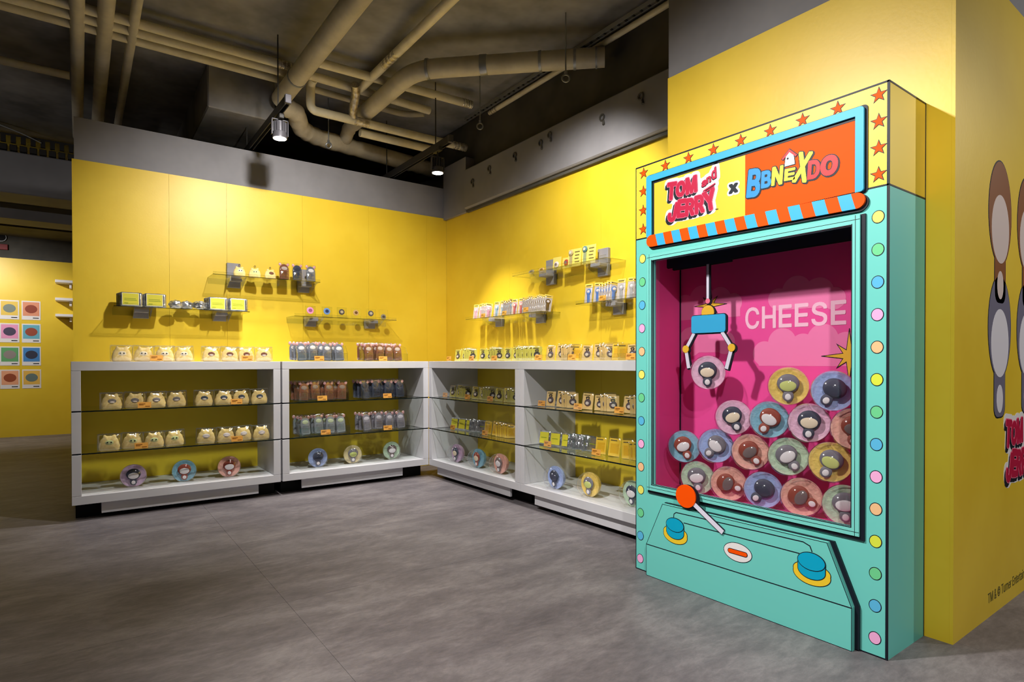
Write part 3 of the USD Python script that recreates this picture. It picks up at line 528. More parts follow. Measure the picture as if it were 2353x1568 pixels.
SHB2 = [(('lilac', 'navy', 'cream'), (-.345, -.789, .262), 'lilac-lined clear ball right of the corner on the cabinet bottom'), (('teal', 'brown', 'cream'), (-.345, -1.152, .262), 'teal-lined clear ball right of the corner on the cabinet bottom'), (('peach', 'taupe', 'white'), (-.35, -1.494, .262), 'peach-lined clear ball, third right of the corner'),
        (('blue', 'navy', 'slate'), (-.36, -2.212, .262), 'blue-lined clear ball in the cabinet beside the claw machine'), (('yellow', 'grey', 'lime'), (-.335, -2.546, .262), 'yellow-lined clear ball in the cabinet beside the claw machine'), (('green', 'navy', 'white'), (-.31, -2.914, .262), 'green-lined clear ball half hidden by the claw machine edge')]
for key, p, lab in SHB2: ball(key, lab, p, (0, 0, -88), group=None)

# ------------------------------------------------------------------ merchandise
def flat_xz(poly, y, t): m = extr(poly, t); v = m.vertices; return trimesh.Trimesh(np.stack([v[:, 0], y + t - v[:, 2], v[:, 1]], 1), m.faces, process=False)   # a board in the xz plane, its front at y, going back by t
def crimp(w, h, n=15):
    p = [(-w / 2, 0), (w / 2, 0), (w / 2, h)]; p += [(w / 2 - w * (k + .5) / n, h + (.003 if k % 2 else 0)) for k in range(n)]; return Polygon(p + [(-w / 2, h)])
PLF = dict(cream=(238, 226, 200), cocoa=(120, 78, 62), ash=(132, 126, 124), slate=(70, 78, 88), lime=(214, 222, 160), white=(222, 214, 214))
def build_plush(key, label, loc, rot, scale, group):
    t = thing('plush_pouch', label, 'plush toy', loc, rot, group, scale)
    o = Polygon([(-.046, .004), (.046, .004), (.050, .030), (.040, .066), (.024, .086), (-.024, .086), (-.040, .066), (-.050, .030)]).buffer(.006)
    o = union_all([o, Point(-.024, .090).buffer(.010), Point(.026, .090).buffer(.010)])
    part(t, 'body', pillow(o, .044, 48, 6, 2.4), CREAM, True)
    fp = pillow(ell(0, .050, .024, .017), .014, 26, 4); fp.apply_translation((0, -.018, 0)); part(t, 'face_patch', fp, mat('plush_' + key, PLF[key], .85), True)
    if key in ('cream', 'lime'):
        for s in (-1, 1): e = icosphere(2, .0042); e.apply_translation((.010 * s, -.0255, .052)); part(t, 'bead_eye', e, INK, True)
    else: e = pillow(ell(0, .043, .014, .0055), .006, 18, 3); e.apply_translation((0, -.0245, 0)); part(t, 'muzzle_patch', e, mat('plush_muzzle', (226, 214, 206) if key != 'slate' else (90, 98, 108), .85), True)
    for u, z, r in ((-.034, .026, .006), (.030, .022, .005), (.012, .077, .004), (-.008, .018, .004)):
        q = pillow(ell(u, z, r, r * .7), .004, 14, 2); q.apply_translation((0, -.0155, 0)); part(t, 'felt_spot', q, mat('plush_spot', (198, 146, 66), .9), True)
    part(t, 'bag', pillow(crimp(.126, .104), .062, 44, 6, 2.6, noise=.018, seed=3), FILM, True, label='clear cellophane bag')
    part(t, 'seam', flat_xz(Polygon(crimp(.127, .107).exterior).difference(crimp(.121, .100)), -.001, .001), SEAM)
    return t
plush = Maker(build_plush)
ROWS = [('top of left cabinet', 1.112, -.24, [(-2.887, 'cream', 4), (-2.752, 'cream', -3), (-2.612, 'cream', 2), (-2.478, 'cream', 0), (-2.290, 'cocoa', 3), (-2.155, 'cocoa', -5), (-2.022, 'cocoa', 4), (-1.888, 'cocoa', -2)]),
        ('upper shelf of left cabinet', .768, -.37, [(-2.956, 'ash', 6), (-2.817, 'ash', -4), (-2.682, 'ash', 3), (-2.546, 'ash', -2), (-2.362, 'slate', 2), (-2.225, 'slate', -4), (-2.090, 'slate', 5), (-1.955, 'slate', 0)]),
        ('lower shelf of left cabinet', .472, -.37, [(-2.971, 'lime', -4), (-2.834, 'lime', 4), (-2.696, 'lime', -2), (-2.560, 'lime', 3), (-2.348, 'white', -8), (-2.209, 'white', 2), (-2.075, 'white', 5), (-1.940, 'white', -3)])]
PLW = dict(cream='cream-faced', cocoa='brown-patched', ash='ash-grey-faced', slate='dark-slate-faced', lime='green-faced', white='white-patched')
for where, z, y, row in ROWS:
    seen = {}
    for k, (x, kd, rz) in enumerate(row):
        n = seen[kd] = seen.get(kd, -1) + 1
        plush(kd, '%s yellow plush pouch, %s from left, %s' % (PLW[kd], ORD[k], where), (x, y + .012 * math.sin(k * 2.3), z), (-4, 3 * math.sin(k * 1.7), rz), (1.14, 1.05, 1.12))
# card-holder pouches
PC = dict(grey=((120, 124, 134), (238, 236, 234)), brown=((134, 84, 60), (206, 190, 180)), cinnamon=((150, 96, 68), (168, 150, 140)), navy=((70, 76, 94), (58, 62, 80)), mint=((146, 152, 158), (206, 220, 182)), lilac=((140, 136, 146), (214, 208, 218)))
LOOPM = mat('pouch_loop_pink', (232, 176, 178), .8)
def build_pouch(key, label, loc, rot, scale, group):
    c, f = PC[key]; t = thing('card_pouch', label, 'pouch', loc, rot, group, scale); m_ = mat('pouch_' + key, c, .85)
    o = union_all([rrect(-.040, .040, .002, .10, .010), ell(0, .10, .040, .056).intersection(sbox(-.05, .09, .05, .2))])
    part(t, 'body', pillow(o, .020, 44, 6, 3.2), m_, True)
    fp = pillow(ell(0, .112, .027, .019), .010, 26, 4); fp.apply_translation((0, -.0075, 0)); part(t, 'face_patch', fp, mat('pouch_patch_' + key, f, .8), True)
    part(t, 'window_pocket', flat_xz(rrect(-.029, .029, .014, .082, .006), -.0112, .003), mat('pouch_window_' + key, tuple(int(q * .86) for q in c), .15))
    part(t, 'window_rim', flat_xz(rrect(-.032, .032, .011, .085, .008).difference(rrect(-.0275, .0275, .0155, .0805, .005)), -.0122, .003), m_)
    for s in (-1, 1): q = pillow(ell(.033 * s, .150, .013, .016, -18 * s), .012, 18, 3); part(t, 'loop', q, LOOPM, True)
    part(t, 'bag', pillow(crimp(.096, .172), .034, 36, 5, 2.8, front_only=True, noise=.010, seed=5), FILM, True, label='clear cellophane sleeve')
    return t
pouch = Maker(build_pouch)
BINM = ACRYL
def build_bin(key, label, loc, rot, scale, group):
    w, d, h = key; t = thing('display_bin', label, 'bin', loc, rot, group, scale); q = .0022
    part(t, 'base', bx(-w / 2, w / 2, 0, d, 0, q), ACRYL); part(t, 'front', bx(-w / 2, w / 2, -q, 0, 0, h), ACRYL)
    for s in (-1, 1):
        p = Polygon([(0, 0), (d, 0), (d, h * 2.2), (.35 * d, h * 2.0), (0, h)]); m = extr(p, q); v = m.vertices; part(t, 'side', trimesh.Trimesh(np.stack([s * w / 2 + v[:, 2] - q / 2, v[:, 0], v[:, 1]], 1), m.faces, process=False), ACRYL)
        part(t, 'side_edge', [rod((s * w / 2, 0, h), (s * w / 2, .35 * d, h * 2), .0011, 5), rod((s * w / 2, 0, 0), (s * w / 2, 0, h), .0011, 5)], ACE)
    part(t, 'front_edge', bx(-w / 2, w / 2, -q, 0, h, h + .0012), ACE)
    return t
dbin = Maker(build_bin)
TAGT = mat('tag_text', (150, 92, 30), .5)
def build_tag(key, label, loc, rot, scale, group):
    t = thing('price_tag', label, 'price tag', loc, rot, group, scale)
    part(t, 'card', bx(-.042, .042, -.0006, .0006, 0, .042), ORTAG)
    part(t, 'print', [bx(-.034, .006, -.0012, -.0006, .026, .032), bx(-.034, -.006, -.0012, -.0006, .019, .0225), bx(.004, .034, -.0012, -.0006, .008, .0135)], TAGT)
    part(t, 'holder', [bx(-.044, .044, -.0026, -.0014, -.001, .044), bx(-.044, .044, -.0026, .022, -.0022, -.001)], ACRYL)
    return t
tag = Maker(build_tag)
PW = dict(grey='grey', brown='dark brown', cinnamon='cinnamon brown', navy='navy', mint='pale grey', lilac='mauve-grey')
PR = [('grey', 'top of middle cabinet', 1.114, -.27, [-1.578, -1.483, -1.362, -1.245], -1.41, -1.449), ('brown', 'top of middle cabinet', 1.114, -.27, [-.962, -.858, -.764, -.672], -.815, -.854),
      ('cinnamon', 'upper shelf of middle cabinet', .770, -.35, [-1.592, -1.485, -1.368, -1.258], -1.43, -1.451), ('navy', 'upper shelf of middle cabinet', .770, -.35, [-1.035, -.93, -.812, -.69], -.862, -.847),
      ('mint', 'lower shelf of middle cabinet', .474, -.35, [-1.572, -1.46, -1.362, -1.262], -1.418, -1.422), ('lilac', 'lower shelf of middle cabinet', .474, -.35, [-1.018, -.908, -.798, -.68], -.85, -.844)]
for kd, where, z, y, X, cx, tx in PR:
    for k, x in enumerate(X):
        pouch(kd, '%s card pouch, front row, %s from left, %s' % (PW[kd], ORD[k], where), (x, y, z + .006 * (k == 1)), (-7, 3.5 * math.sin(k * 2.1 + len(kd)), 6 * math.sin(k * 1.3)))
        for r in (1, 2): pouch(kd, '%s card pouch, %s row behind the %s, %s' % (PW[kd], ('middle', 'rear')[r - 1], ORD[k], where), (x - .022 * r + .006 * (k % 2), y + .040 * r, z + .003 * r), (-7, -4 + 5 * math.sin(k + r), 4 * math.cos(k * 2 + r)))
    dbin((.44, .15, .07), 'clear acrylic bin of %s card pouches, %s' % (PW[kd], where), (cx, y - .045, z - .003), (0, 0, 0))
    tag(0, 'orange price tag at the %s card pouches, %s' % (PW[kd], where), (tx, y - .062, z + .018 - .016), (-8, 0, 0))
for x, z, y, l in ((-2.759, .768, -.422, 'grey-faced plush pouches'), (-2.136, .768, -.422, 'slate-faced plush pouches'), (-2.78, .472, -.422, 'green-faced plush pouches'), (-2.135, .472, -.422, 'white-patched plush pouches'), (-2.67, 1.113, -.30, 'cream-faced plush pouches'), (-2.03, 1.113, -.30, 'brown-patched plush pouches')):
    tag(0, 'orange price tag in front of the %s in the left cabinet' % l if z < 1 else 'orange price tag among the %s on the left cabinet top' % l, (x, y, z + .003), (-8, 0, 0))

# clear wall shelves on grey brackets; local x along the wall, front faces -y, wall at y = 0
def wall_shelf(L, D, loc, rot, label, brackets, bh):
    t = thing('acrylic_shelf', label, 'shelf', loc, (0, 0, rot)); q = .005
    sh = part(t, 'plate', bx(0, L, -D, -.002, 0, q), ACRYL)
    part(sh, 'plate_edge', [bx(0, L, -D - .0012, -D, -.0004, q), bx(-.0012, 0, -D, 0, -.0004, q), bx(L, L + .0012, -D, 0, -.0004, q)], ACE)
    part(t, 'lip', bx(0, L, -D - .004, -D - .0014, -.001, .022), ACRYL); part(t, 'lip_edge', bx(0, L, -D - .004, -D - .0014, .022, .0234), ACE)
    part(t, 'wall_flange', bx(0, L, -.006, -.002, -.05, -.001), ACRYL)
    for bx0 in brackets:
        up, dn = bh
        b = part(t, 'bracket', [bx(bx0 - .055, bx0 + .055, -.028, 0, -dn, -.001, .003)] + ([bx(bx0 - .055, bx0 + .055, -.028, 0, q + .001, up, .003)] if up > .01 else []), GREYB)
        part(b, 'bracket_arm', bx(bx0 - .05, bx0 + .05, -.11, -.028, -.026, -.001, .003), GREYB)
        for s in (-1, 1):
            g = extr(Polygon([(0, -.001), (-D * .95, -.001), (0, -.10)]), .003); v = g.vertices; part(t, 'gusset', trimesh.Trimesh(np.stack([bx0 + s * .06 + v[:, 2], v[:, 0], v[:, 1]], 1), g.faces, process=False), ACRYL)
    return t
wall_shelf(.955, .27, (-2.93, YA, 1.528), 0, 'clear wall shelf over the left cabinet, holding silver packs', (.19, .765), (0, .07))
wall_shelf(.88, .25, (-2.25, YA, 1.828), 0, 'upper clear wall shelf holding plush keyrings and pouches', (.20, .80), (.14, .075))
wall_shelf(.98, .25, (-1.60, YA, 1.513), 0, 'clear wall shelf over the middle cabinet, holding round badges', (.21, .80), (0, .075))
wall_shelf(1.17, .20, (XB, -.59, 1.512), -90, 'clear wall shelf right of the corner, packed with carded straps', (.31, .93), (0, .075))
wall_shelf(1.13, .20, (XB, -1.36, 1.842), -90, 'upper clear wall shelf right of the corner, with badge samples', (.30, .92), (.12, .09))
wall_shelf(1.13, .20, (XB, -2.17, 1.535), -90, 'clear wall shelf nearest the claw machine, packed with carded straps', (.27, .85), (0, .085))

# silver album packs and foil on the left wall shelf
LIME = mat('label_lime', (214, 204, 60), .4); LIME2 = mat('label_lime_print', (150, 160, 40), .4)
def build_pack(key, label, loc, rot, scale, group):
    t = thing('silver_pack', label, 'pack', loc, rot, group, scale); w, h = .138, .112
    part(t, 'pouch', pillow(rrect(-w / 2 - .006, w / 2 + .006, 0, h, .004), .024, 44, 5, 5, noise=.006, seed=2), FOIL, True)
    part(t, 'label_card', flat_xz(sbox(-w / 2 + .012, .014, w / 2 - .022, h - .012), -.0152, .0024), LIME); part(t, 'label_border', flat_xz(sbox(-w / 2 + .008, .010, w / 2 - .018, h - .008).difference(sbox(-w / 2 + .012, .014, w / 2 - .022, h - .012)), -.0150, .0022), mat('label_cream', (236, 232, 196), .5))
    part(t, 'label_print', [bx(-.046, .03, -.0157, -.0150, .058, .063), bx(-.046, .036, -.0157, -.0150, .046, .052), bx(-.046, -.02, -.0157, -.0150, .022, .028)], LIME2)
    part(t, 'divider', bx(w / 2 - .016, w / 2 - .013, -.0155, -.0130, .01, h - .008), INK)
    return t
pack = Maker(build_pack)
for k, x in enumerate((-2.815, -2.655, -2.205, -2.05)):
    for r in range(4):
        pack(0, 'silver pack with lime label, %s in %s stack from left, wall shelf' % (('front one', 'second', 'third', 'rearmost')[r], ORD[k]), (x - .006 * r, -.070 + .031 * r, 1.5345), (-4, 0, 2 * math.sin(k * 3 + r)))
for k, (x, y, s) in enumerate(((-2.51, -.03, 1.2), (-2.425, .02, 1.3), (-2.335, -.03, 1.25))):
    m = icosphere(3, .034); v = m.vertices; v *= (1 + .55 * (meshkit.fbm(v * 70 + 9 * k, 3, k)[:, None] - .5)) * np.array([1.25, .8, .85]) * s; v[:, 2] -= v[:, 2].min()
    t = thing('foil_ball', '%s crumpled silver foil packet between the silver album packs' % ('left', 'middle', 'right')[k], 'foil packet', (x, y, 1.534)); part(t, 'wrap', m, FOIL, 20)
# keyrings and pouches on the upper shelf
for k, (x, kd) in enumerate(((-2.035, 'cream'), (-1.913, 'lime'), (-1.784, 'cocoa'))):
    t = thing('plush_keyring', 'yellow plush keyring %s on the upper wall shelf' % ('next to the grey bracket', 'in the middle', 'next to the brown pouch')[k], 'keyring', (x, -.05, 1.835), (-5, 0, (0, -12, 5)[k]))
    o = Polygon([(-.040, .002), (.040, .002), (.044, .026), (.036, .056), (.020, .074), (-.020, .074), (-.036, .056), (-.044, .026)]).buffer(.005); o = union_all([o, Point(-.022, .078).buffer(.009), Point(.024, .078).buffer(.009)])
    part(t, 'body', pillow(o, .040, 48, 6, 2.4), CREAM, True)
    fp = pillow(ell(.004, .046, .022, .015), .012, 24, 4); fp.apply_translation((0, -.0165, 0)); part(t, 'face_patch', fp, mat('plush_' + kd, PLF[kd], .85), True)
    if kd != 'cocoa':
        for s in (-1, 1): e = icosphere(2, .0038); e.apply_translation((.004 + .009 * s, -.023, .048)); part(t, 'bead_eye', e, INK, True)
    for u, z in ((-.028, .022), (.026, .018)): q = pillow(ell(u, z, .005, .0035), .004, 12, 2); q.apply_translation((0, -.0145, 0)); part(t, 'felt_spot', q, mat('plush_spot', (198, 146, 66), .9), True)
    part(t, 'strap', tube(bend([(0, 0, .083), (-.006, 0, .10), (.006, .004, .108), (.008, .006, .09)], .01), .0022, 6), mat('strap_brown', (110, 84, 40), .7), True)
for x, kd in ((-1.665, 'brown'), (-1.551, 'navy'), (-1.43, 'grey')): pouch(kd, '%s sample card pouch standing on the upper wall shelf' % PW[kd], (x, -.05, 1.835), (-4, 0, 4), (1.02, 1, .92))
# badge samples on the third shelf
BC = [((232, 150, 196), (150, 90, 130)), ((120, 156, 214), (50, 70, 110)), ((90, 84, 80), (196, 180, 150)), ((214, 176, 120), (120, 84, 50)), ((96, 92, 96), (200, 190, 170)), ((150, 140, 120), (80, 76, 74))]
def badge_mesh(t, r, z, c, k, tagname='badge'):
    rim = revolve(np.array([(0, -.003), (r * .8, -.003), (r, -.001), (r * 1.02, .003), (0, .003)]), sections=28); v = rim.vertices; b = part(t, tagname, trimesh.Trimesh(np.stack([v[:, 0], v[:, 2], v[:, 1] + z], 1), rim.faces[:, ::-1], process=False), mat('badge_%d' % k, BC[k % 6][0], .3), 30)
    part(b, tagname + '_print', flat_xz(star(5 + k % 2, r * .58, r * .36).buffer(r * .06).buffer(0), -.0046, .0012), mat('badge_print_%d' % k, BC[k % 6][1], .3)) if z == 0 else part(b, tagname + '_print', flat_xz(affinity.translate(ell(0, 0, r * .55, r * .5), 0, z), -.0046, .0012), mat('badge_print_%d' % k, BC[k % 6][1], .3))
for k, x in enumerate((-1.436, -1.283, -1.142, -1.002, -.852, -.722)):
    t = thing('badge_holder', 'round %s badge on a clear stand over the middle cabinet, %s from left' % (('pink', 'blue', 'dark', 'tan', 'charcoal', 'greyish')[k], ORD[k]), 'badge', (x, -.05, 1.519), (-6, 0, 0))
    part(t, 'stand', [bx(-.042, .05, .006, .009, 0, .10), bx(-.042, .05, -.02, .009, -.0, .002)], ACRYL); part(t, 'stand_edge', [bx(-.0425, -.042, .006, .009, 0, .10), bx(.05, .0505, .006, .009, 0, .10), bx(-.042, .05, .006, .009, .10, .1006)], ACE)
    badge_mesh(t, .031 if k < 2 else .027, .058 if k < 5 else .03, None, k)

# carded goods along the corner wall (front faces -x)
KC = dict(lime=((216, 208, 92), (74, 70, 66)), sand=((232, 198, 128), (96, 84, 88)), gold=((240, 200, 60), (220, 170, 40)), olive=((186, 176, 84), (72, 66, 60)), pale=((214, 206, 150), (160, 140, 120)))
def build_card(key, label, loc, rot, scale, group):
    c, b = KC[key]; t = thing('carded_badge', label, 'card pack', loc, rot, group, scale)
    part(t, 'card', bx(-.042, .042, 0, .0018, .002, .112), mat('card_' + key, c, .5)); part(t, 'header_print', bx(-.034, .014, -.0007, 0, .096, .103), mat('card_print', (110, 96, 50), .5))
    if key != 'gold':
        rim = revolve(np.array([(0, -.008), (.018, -.008), (.026, -.002), (.026, .0), (0, .0)]), sections=24); v = rim.vertices; q = part(t, 'badge', trimesh.Trimesh(np.stack([v[:, 0], v[:, 2], v[:, 1] + .048], 1), rim.faces[:, ::-1], process=False), mat('cbadge_' + key, b, .35), 30)
        part(q, 'badge_face', flat_xz(ell(0, .044, .013, .011), -.0092, .0012), mat('cbadge_face', (216, 206, 196), .4))
        part(t, 'strap', tube(bend([(-.008, -.004, .072), (-.016, -.006, .086), (.012, -.006, .09), (.006, -.004, .072)], .01), .003, 6), mat('cbadge_strap', (66, 62, 66), .5), True)
    else: part(t, 'card_print', bx(-.03, .03, -.0007, 0, .02, .08), mat('card_gold_print', (226, 178, 40), .5))
    part(t, 'sleeve', pillow(crimp(.094, .120), .026, 32, 4, 3, front_only=True, noise=.008, seed=4), FILM, True, label='clear sleeve')
    return t
card = Maker(build_card)
def cards(where, x, z, groups, lean=9):
    """groups: (kind, y of the first front card, number facing, further cards fanned behind toward -y)."""
    for g, (kd, y0, nf, nb, dy) in enumerate(groups):
        y = y0
        for k in range(nf):
            card(kd, '%s carded badge facing out, %s in %s group, %s' % (kd, ORD[k], ORD[g], where), (x, y, z), (-lean, 3 * math.sin(k * 2 + g), -78 + 6 * math.sin(g + k)), (1, 1, 1 + .08 * math.sin(g * 3 + k)))
            y -= .125
        y += .07
        for k in range(nb):
            card(kd, '%s carded badge on edge, %s in %s fan, %s' % (kd, ORD[k], ORD[g], where), (x + .012 + .004 * (k % 2), y - dy * k, z), (-6, 4 * math.sin(k * 3.1), -28 - 5 * (k % 3)), (1, 1, 1 + .05 * math.sin(k * 2.2)))
T1 = 'top of corner cabinet'; T2 = 'top of cabinet by machine'
cards(T1, -.18, 1.112, [('lime', -.55, 2, 4, .024), ('lime', -.985, 2, 4, .024), ('lime', -1.375, 2, 8, .030)])
cards(T2, -.18, 1.112, [('sand', -1.95, 2, 5, .024), ('gold', -2.245, 1, 0, .02), ('sand', -2.36, 2, 3, .024), ('gold', -2.66, 1, 1, .02), ('sand', -2.80, 2, 2, .024)])
cards('upper shelf of corner cabinet', -.28, .768, [('olive', -.62, 2, 4, .026), ('olive', -1.02, 2, 4, .026), ('olive', -1.39, 2, 3, .026)])
cards('upper shelf of cabinet by machine', -.28, .768, [('sand', -2.07, 2, 3, .03), ('sand', -2.47, 2, 3, .03), ('sand', -2.86, 1, 2, .03)])
cards('lower shelf of corner cabinet', -.28, .472, [('gold', -1.22, 2, 6, .032)])
cards('lower shelf of cabinet by machine', -.28, .472, [('gold', -2.60, 3, 2, .03)])
# flat silver sleeves on the lower shelves
def build_sleeve(key, label, loc, rot, scale, group):
    t = thing('silver_sleeve', label, 'pack', loc, rot, group, scale)
    part(t, 'pouch', pillow(rrect(-.052, .052, 0, .105, .004), .014, 40, 4, 4, noise=.007, seed=6), FOIL, True)
    part(t, 'label_card', flat_xz(sbox(-.043, .010, .043, .094), -.0095, .002), LIME if key else FOIL); part(t, 'label_print', bx(-.03, .024, -.0103, -.0096, .05, .056), LIME2)
    return t
sleeve = Maker(build_sleeve)
for where, ys, a, b, n in (('lower shelf of corner cabinet', -.66, 'lime', 'plain', 6), ('lower shelf of cabinet by machine', -2.0, 'lime', 'plain', 8)):
    y = ys
    for k in range(3): sleeve(1, 'silver sleeve with lime label, %s from left, %s' % (ORD[k], where), (-.28 + .01 * k, y, .472), (-8, 0, -80)); y -= .118
    for k in range(n): sleeve(0, 'plain silver sleeve on edge, %s in row, %s' % (ORD[k], where), (-.255 + .006 * (k % 2), y + .05 - .026 * k, .472), (-5, 8 + 6 * math.sin(k * 1.9), -24 - 4 * (k % 3)), (1, 1, 1 + .06 * math.sin(k * 2.7)))
for k, (y, z, l) in enumerate(((-.49, 1.113, 'at the corner end of the cabinet top'), (-.90, 1.113, 'between the two first card groups on the cabinet top'), (-1.27, 1.113, 'before the third card group on the cabinet top'), (-1.88, 1.113, 'where the two corner-wall cabinets meet'), (-2.27, 1.113, 'under the single gold card on the cabinet top'), (-2.84, 1.113, 'on the cabinet top touching the machine edge'),
    (-.60, .768, 'before the first olive card group'), (-1.0, .768, 'before the second olive card group'), (-1.36, .768, 'before the third olive card group'), (-2.05, .768, 'before the sand cards at left of the shelf by the machine'), (-2.45, .768, 'before the middle sand cards by the machine'), (-2.84, .768, 'before the last sand cards by the machine'),
    (-.74, .472, 'before the silver sleeves right of the corner'), (-1.28, .472, 'before the gold cards right of the corner'), (-2.12, .472, 'before the silver sleeves by the machine'), (-2.63, .472, 'before the gold cards by the machine'))):
    tag(0, 'orange price tag ' + l, (-.245 if z > 1 else -.35, y, z + .003), (-8, 0, -90))
dbin((.60, .12, .045), 'long clear acrylic bin for sand cards on the cabinet top', (-.215, -2.62, 1.111), (0, 0, -90)); dbin((.34, .12, .045), 'clear acrylic bin for sand cards where the two cabinets meet', (-.215, -2.02, 1.111), (0, 0, -90))
# carded straps on the wall shelves
SC = dict(pink=(216, 160, 182), sky=(130, 170, 200), rose=(196, 96, 110), brown=(128, 92, 84), blue=(84, 126, 196), silver=(170, 168, 168))
def build_strap(key, label, loc, rot, scale, group):
    t = thing('strap_pack', label, 'strap pack', loc, rot, group, scale); m_ = mat('strap_' + key, SC[key], .45)
    part(t, 'back_card', bx(-.034, .034, 0, .0016, .002, .136), mat('strap_card', (206, 196, 190), .5)); part(t, 'header', bx(-.036, .036, -.0012, .0028, .120, .146), mat('strap_header', (244, 214, 96), .5)); part(t, 'header_print', bx(-.026, .02, -.0018, -.0012, .129, .136), mat('card_print', (110, 96, 50), .5))
    part(t, 'strap', pillow(union_all([Point(0, .088).buffer(.022), LineString([(0, .075), (.004, .012)]).buffer(.013)]), .016, 36, 4), m_, True); part(t, 'strap_print', pillow(ell(0, .088, .013, .011), .006, 18, 3).apply_translation((0, -.0065, 0)), mat('strap_print', (226, 220, 224), .5), True)
    part(t, 'sleeve', pillow(crimp(.078, .138), .026, 32, 4, 3, front_only=True, noise=.008, seed=8), FILM, True, label='clear sleeve')
    return t
strap = Maker(build_strap)
for shelf, z, gs in (('clear shelf right of the corner', 1.518, [('pink', -.635, 2, 3), ('sky', -.99, 2, 4), ('rose', -1.27, 2, 0), ('brown', -1.42, 0, 12)]), ('clear shelf nearest the claw machine', 1.541, [('blue', -2.215, 2, 5), ('silver', -2.55, 2, 5), ('silver', -2.88, 2, 4)])):
    for g, (kd, y, nf, nb) in enumerate(gs):
        for k in range(nf): strap(kd, '%s strap pack facing out, %s in %s group, %s' % (kd, ORD[k], ORD[g], shelf), (-.03, y, z), (-8, 2 * math.sin(k), -80), (1, 1, 1 + .06 * (shelf[-7:] == 'machine'))); y -= .095
        y += .05 if nf else 0
        for k in range(nb): strap(kd, '%s strap pack on edge, %s in %s fan, %s' % (kd, ORD[k], ORD[g], shelf), (-.015, y - .026 * k, z), (-4, 5 + 5 * (k / max(nb, 1)), -22 - 4 * (k % 3)), (1, 1, 1 - .05 * math.sin(k * 1.4)))
for y, z, l in ((-.86, 1.519, 'before the pink strap packs'), (-1.20, 1.519, 'between sky-blue and rose strap packs'), (-1.52, 1.535, 'before the dark brown strap packs'), (-2.43, 1.552, 'before the blue strap packs'), (-2.80, 1.545, 'before the silver strap packs by the machine')):
    tag(0, 'orange price tag on a wall shelf ' + l, (-.087 if z < 1.535 else -.09, y, z + (.0 if z < 1.53 else -.008)), (-6, 0, -90), (.8, 1, .9))
# badge samples on the upper corner-wall shelf
for k, (y, l) in enumerate(((-1.495, 'pale'), (-1.632, 'rosy'))):
    t = thing('tilted_badge', 'small %s badge lying tilted at the left end of upper corner-wall shelf' % l, 'badge', (-.02, y, 1.85), (-35, 0, -70)); badge_mesh(t, .027, .03, None, (5, 3)[k])
    part(t, 'prop', bx(-.02, .02, .004, .03, 0, .03), ACRYL)
for k, (y, l, h, c, kd) in enumerate(((-1.829, 'white badge on a lime card', .105, 2, 0), (-1.95, 'red badge on a lime card', .085, 3, 0), (-2.04, 'tan rosette beside lines of print', .14, 4, 1), (-2.20, 'teal rosette beside lines of print', .145, 1, 1))):
    t = thing('sample_card', '%s on the upper corner-wall shelf' % l, 'sample card', (-.01 + .0 * k, y, 1.849), (-5, 0, -84)); w = .09 if kd == 0 else .135
    part(t, 'card', bx(-w / 2, w / 2, 0, .002, 0, h), mat('card_pale_lime', (232, 216, 110), .5)); x0 = 0 if kd == 0 else -w / 2 + .03
    if kd:
        part(t, 'ribbon', bx(x0 - .014, x0 + .014, -.004, -.0005, .008, h - .03), mat('ribbon_%d' % k, (150, 160, 120) if k == 3 else (176, 160, 110), .6)); b = icosphere(3, .024); b.apply_scale((1, .3, 1)); b.apply_translation((x0, -.006, h - .028)); q = part(t, 'rosette', b, mat('rosette_%d' % k, (90, 130, 130) if k == 3 else (190, 170, 120), .5), True)
        part(q, 'rosette_face', flat_xz(ell(x0, h - .028, .012, .012), -.0142, .001), mat('rosette_face', (206, 206, 186), .5)); part(t, 'printed_lines', [bx(.0 + .004 * (i % 2), .05 - .004 * (i % 3), -.0008, 0, h - .03 - .026 * i, h - .022 - .026 * i) for i in range(4)], mat('card_print', (110, 96, 50), .5))
    else: b = icosphere(3, .026); b.apply_scale((1, .3, 1)); b.apply_translation((0, -.006, .042)); q = part(t, 'badge', b, mat('sbadge_%d' % k, (216, 206, 206) if k == 0 else (170, 70, 50), .4), True); part(q, 'badge_face', flat_xz(ell(0, .042, .012, .012), -.0148, .001), mat('sbadge_face', (120, 104, 104), .5))

# ------------------------------------------------------------------ graphics on the right wall and on the far wall
WY = -4.66
def sticker(poly, y, t): return flat_xz(poly, y, t)
t = thing('wall_sticker', 'red cartoon lettering with a white edge on the right wall', 'sticker', (.5, WY, .7))
red, small = tj(); k_ = .62 / .29
def big(p): return affinity.translate(affinity.scale(p, 1.45, 1.45, origin=(.219, 1.90)), .225 - .219, .70 - 1.90)
sh = union_all([affinity.translate(red, -.004 * k, -.004 * k) for k in (1, 2, 3)]).buffer(.002); allp = union_all([red, small])
for n, p, m_, k in (('backing', allp.buffer(.024).buffer(-.006), STICK, 1), ('letter_shadow', sh, INK, 2), ('letter_edge', red.buffer(.003), REDLP, 3), ('lettering', red, REDL, 4), ('small_lettering_shadow', affinity.translate(small, -.002, -.003).buffer(.001), INK, 2), ('small_lettering', small, REDL, 4)):
    part(t, n, sticker(big(p), WY - .0008 * k, .0008), m_, world=True)
OV = [('brown oval graphic with a pale inner oval high on the right wall', (134, 78, 26), (214, 196, 190), 1.72, .0), ('grey oval graphic with a white inner oval on the right wall', (112, 108, 128), (226, 222, 230), 1.22, .0)]
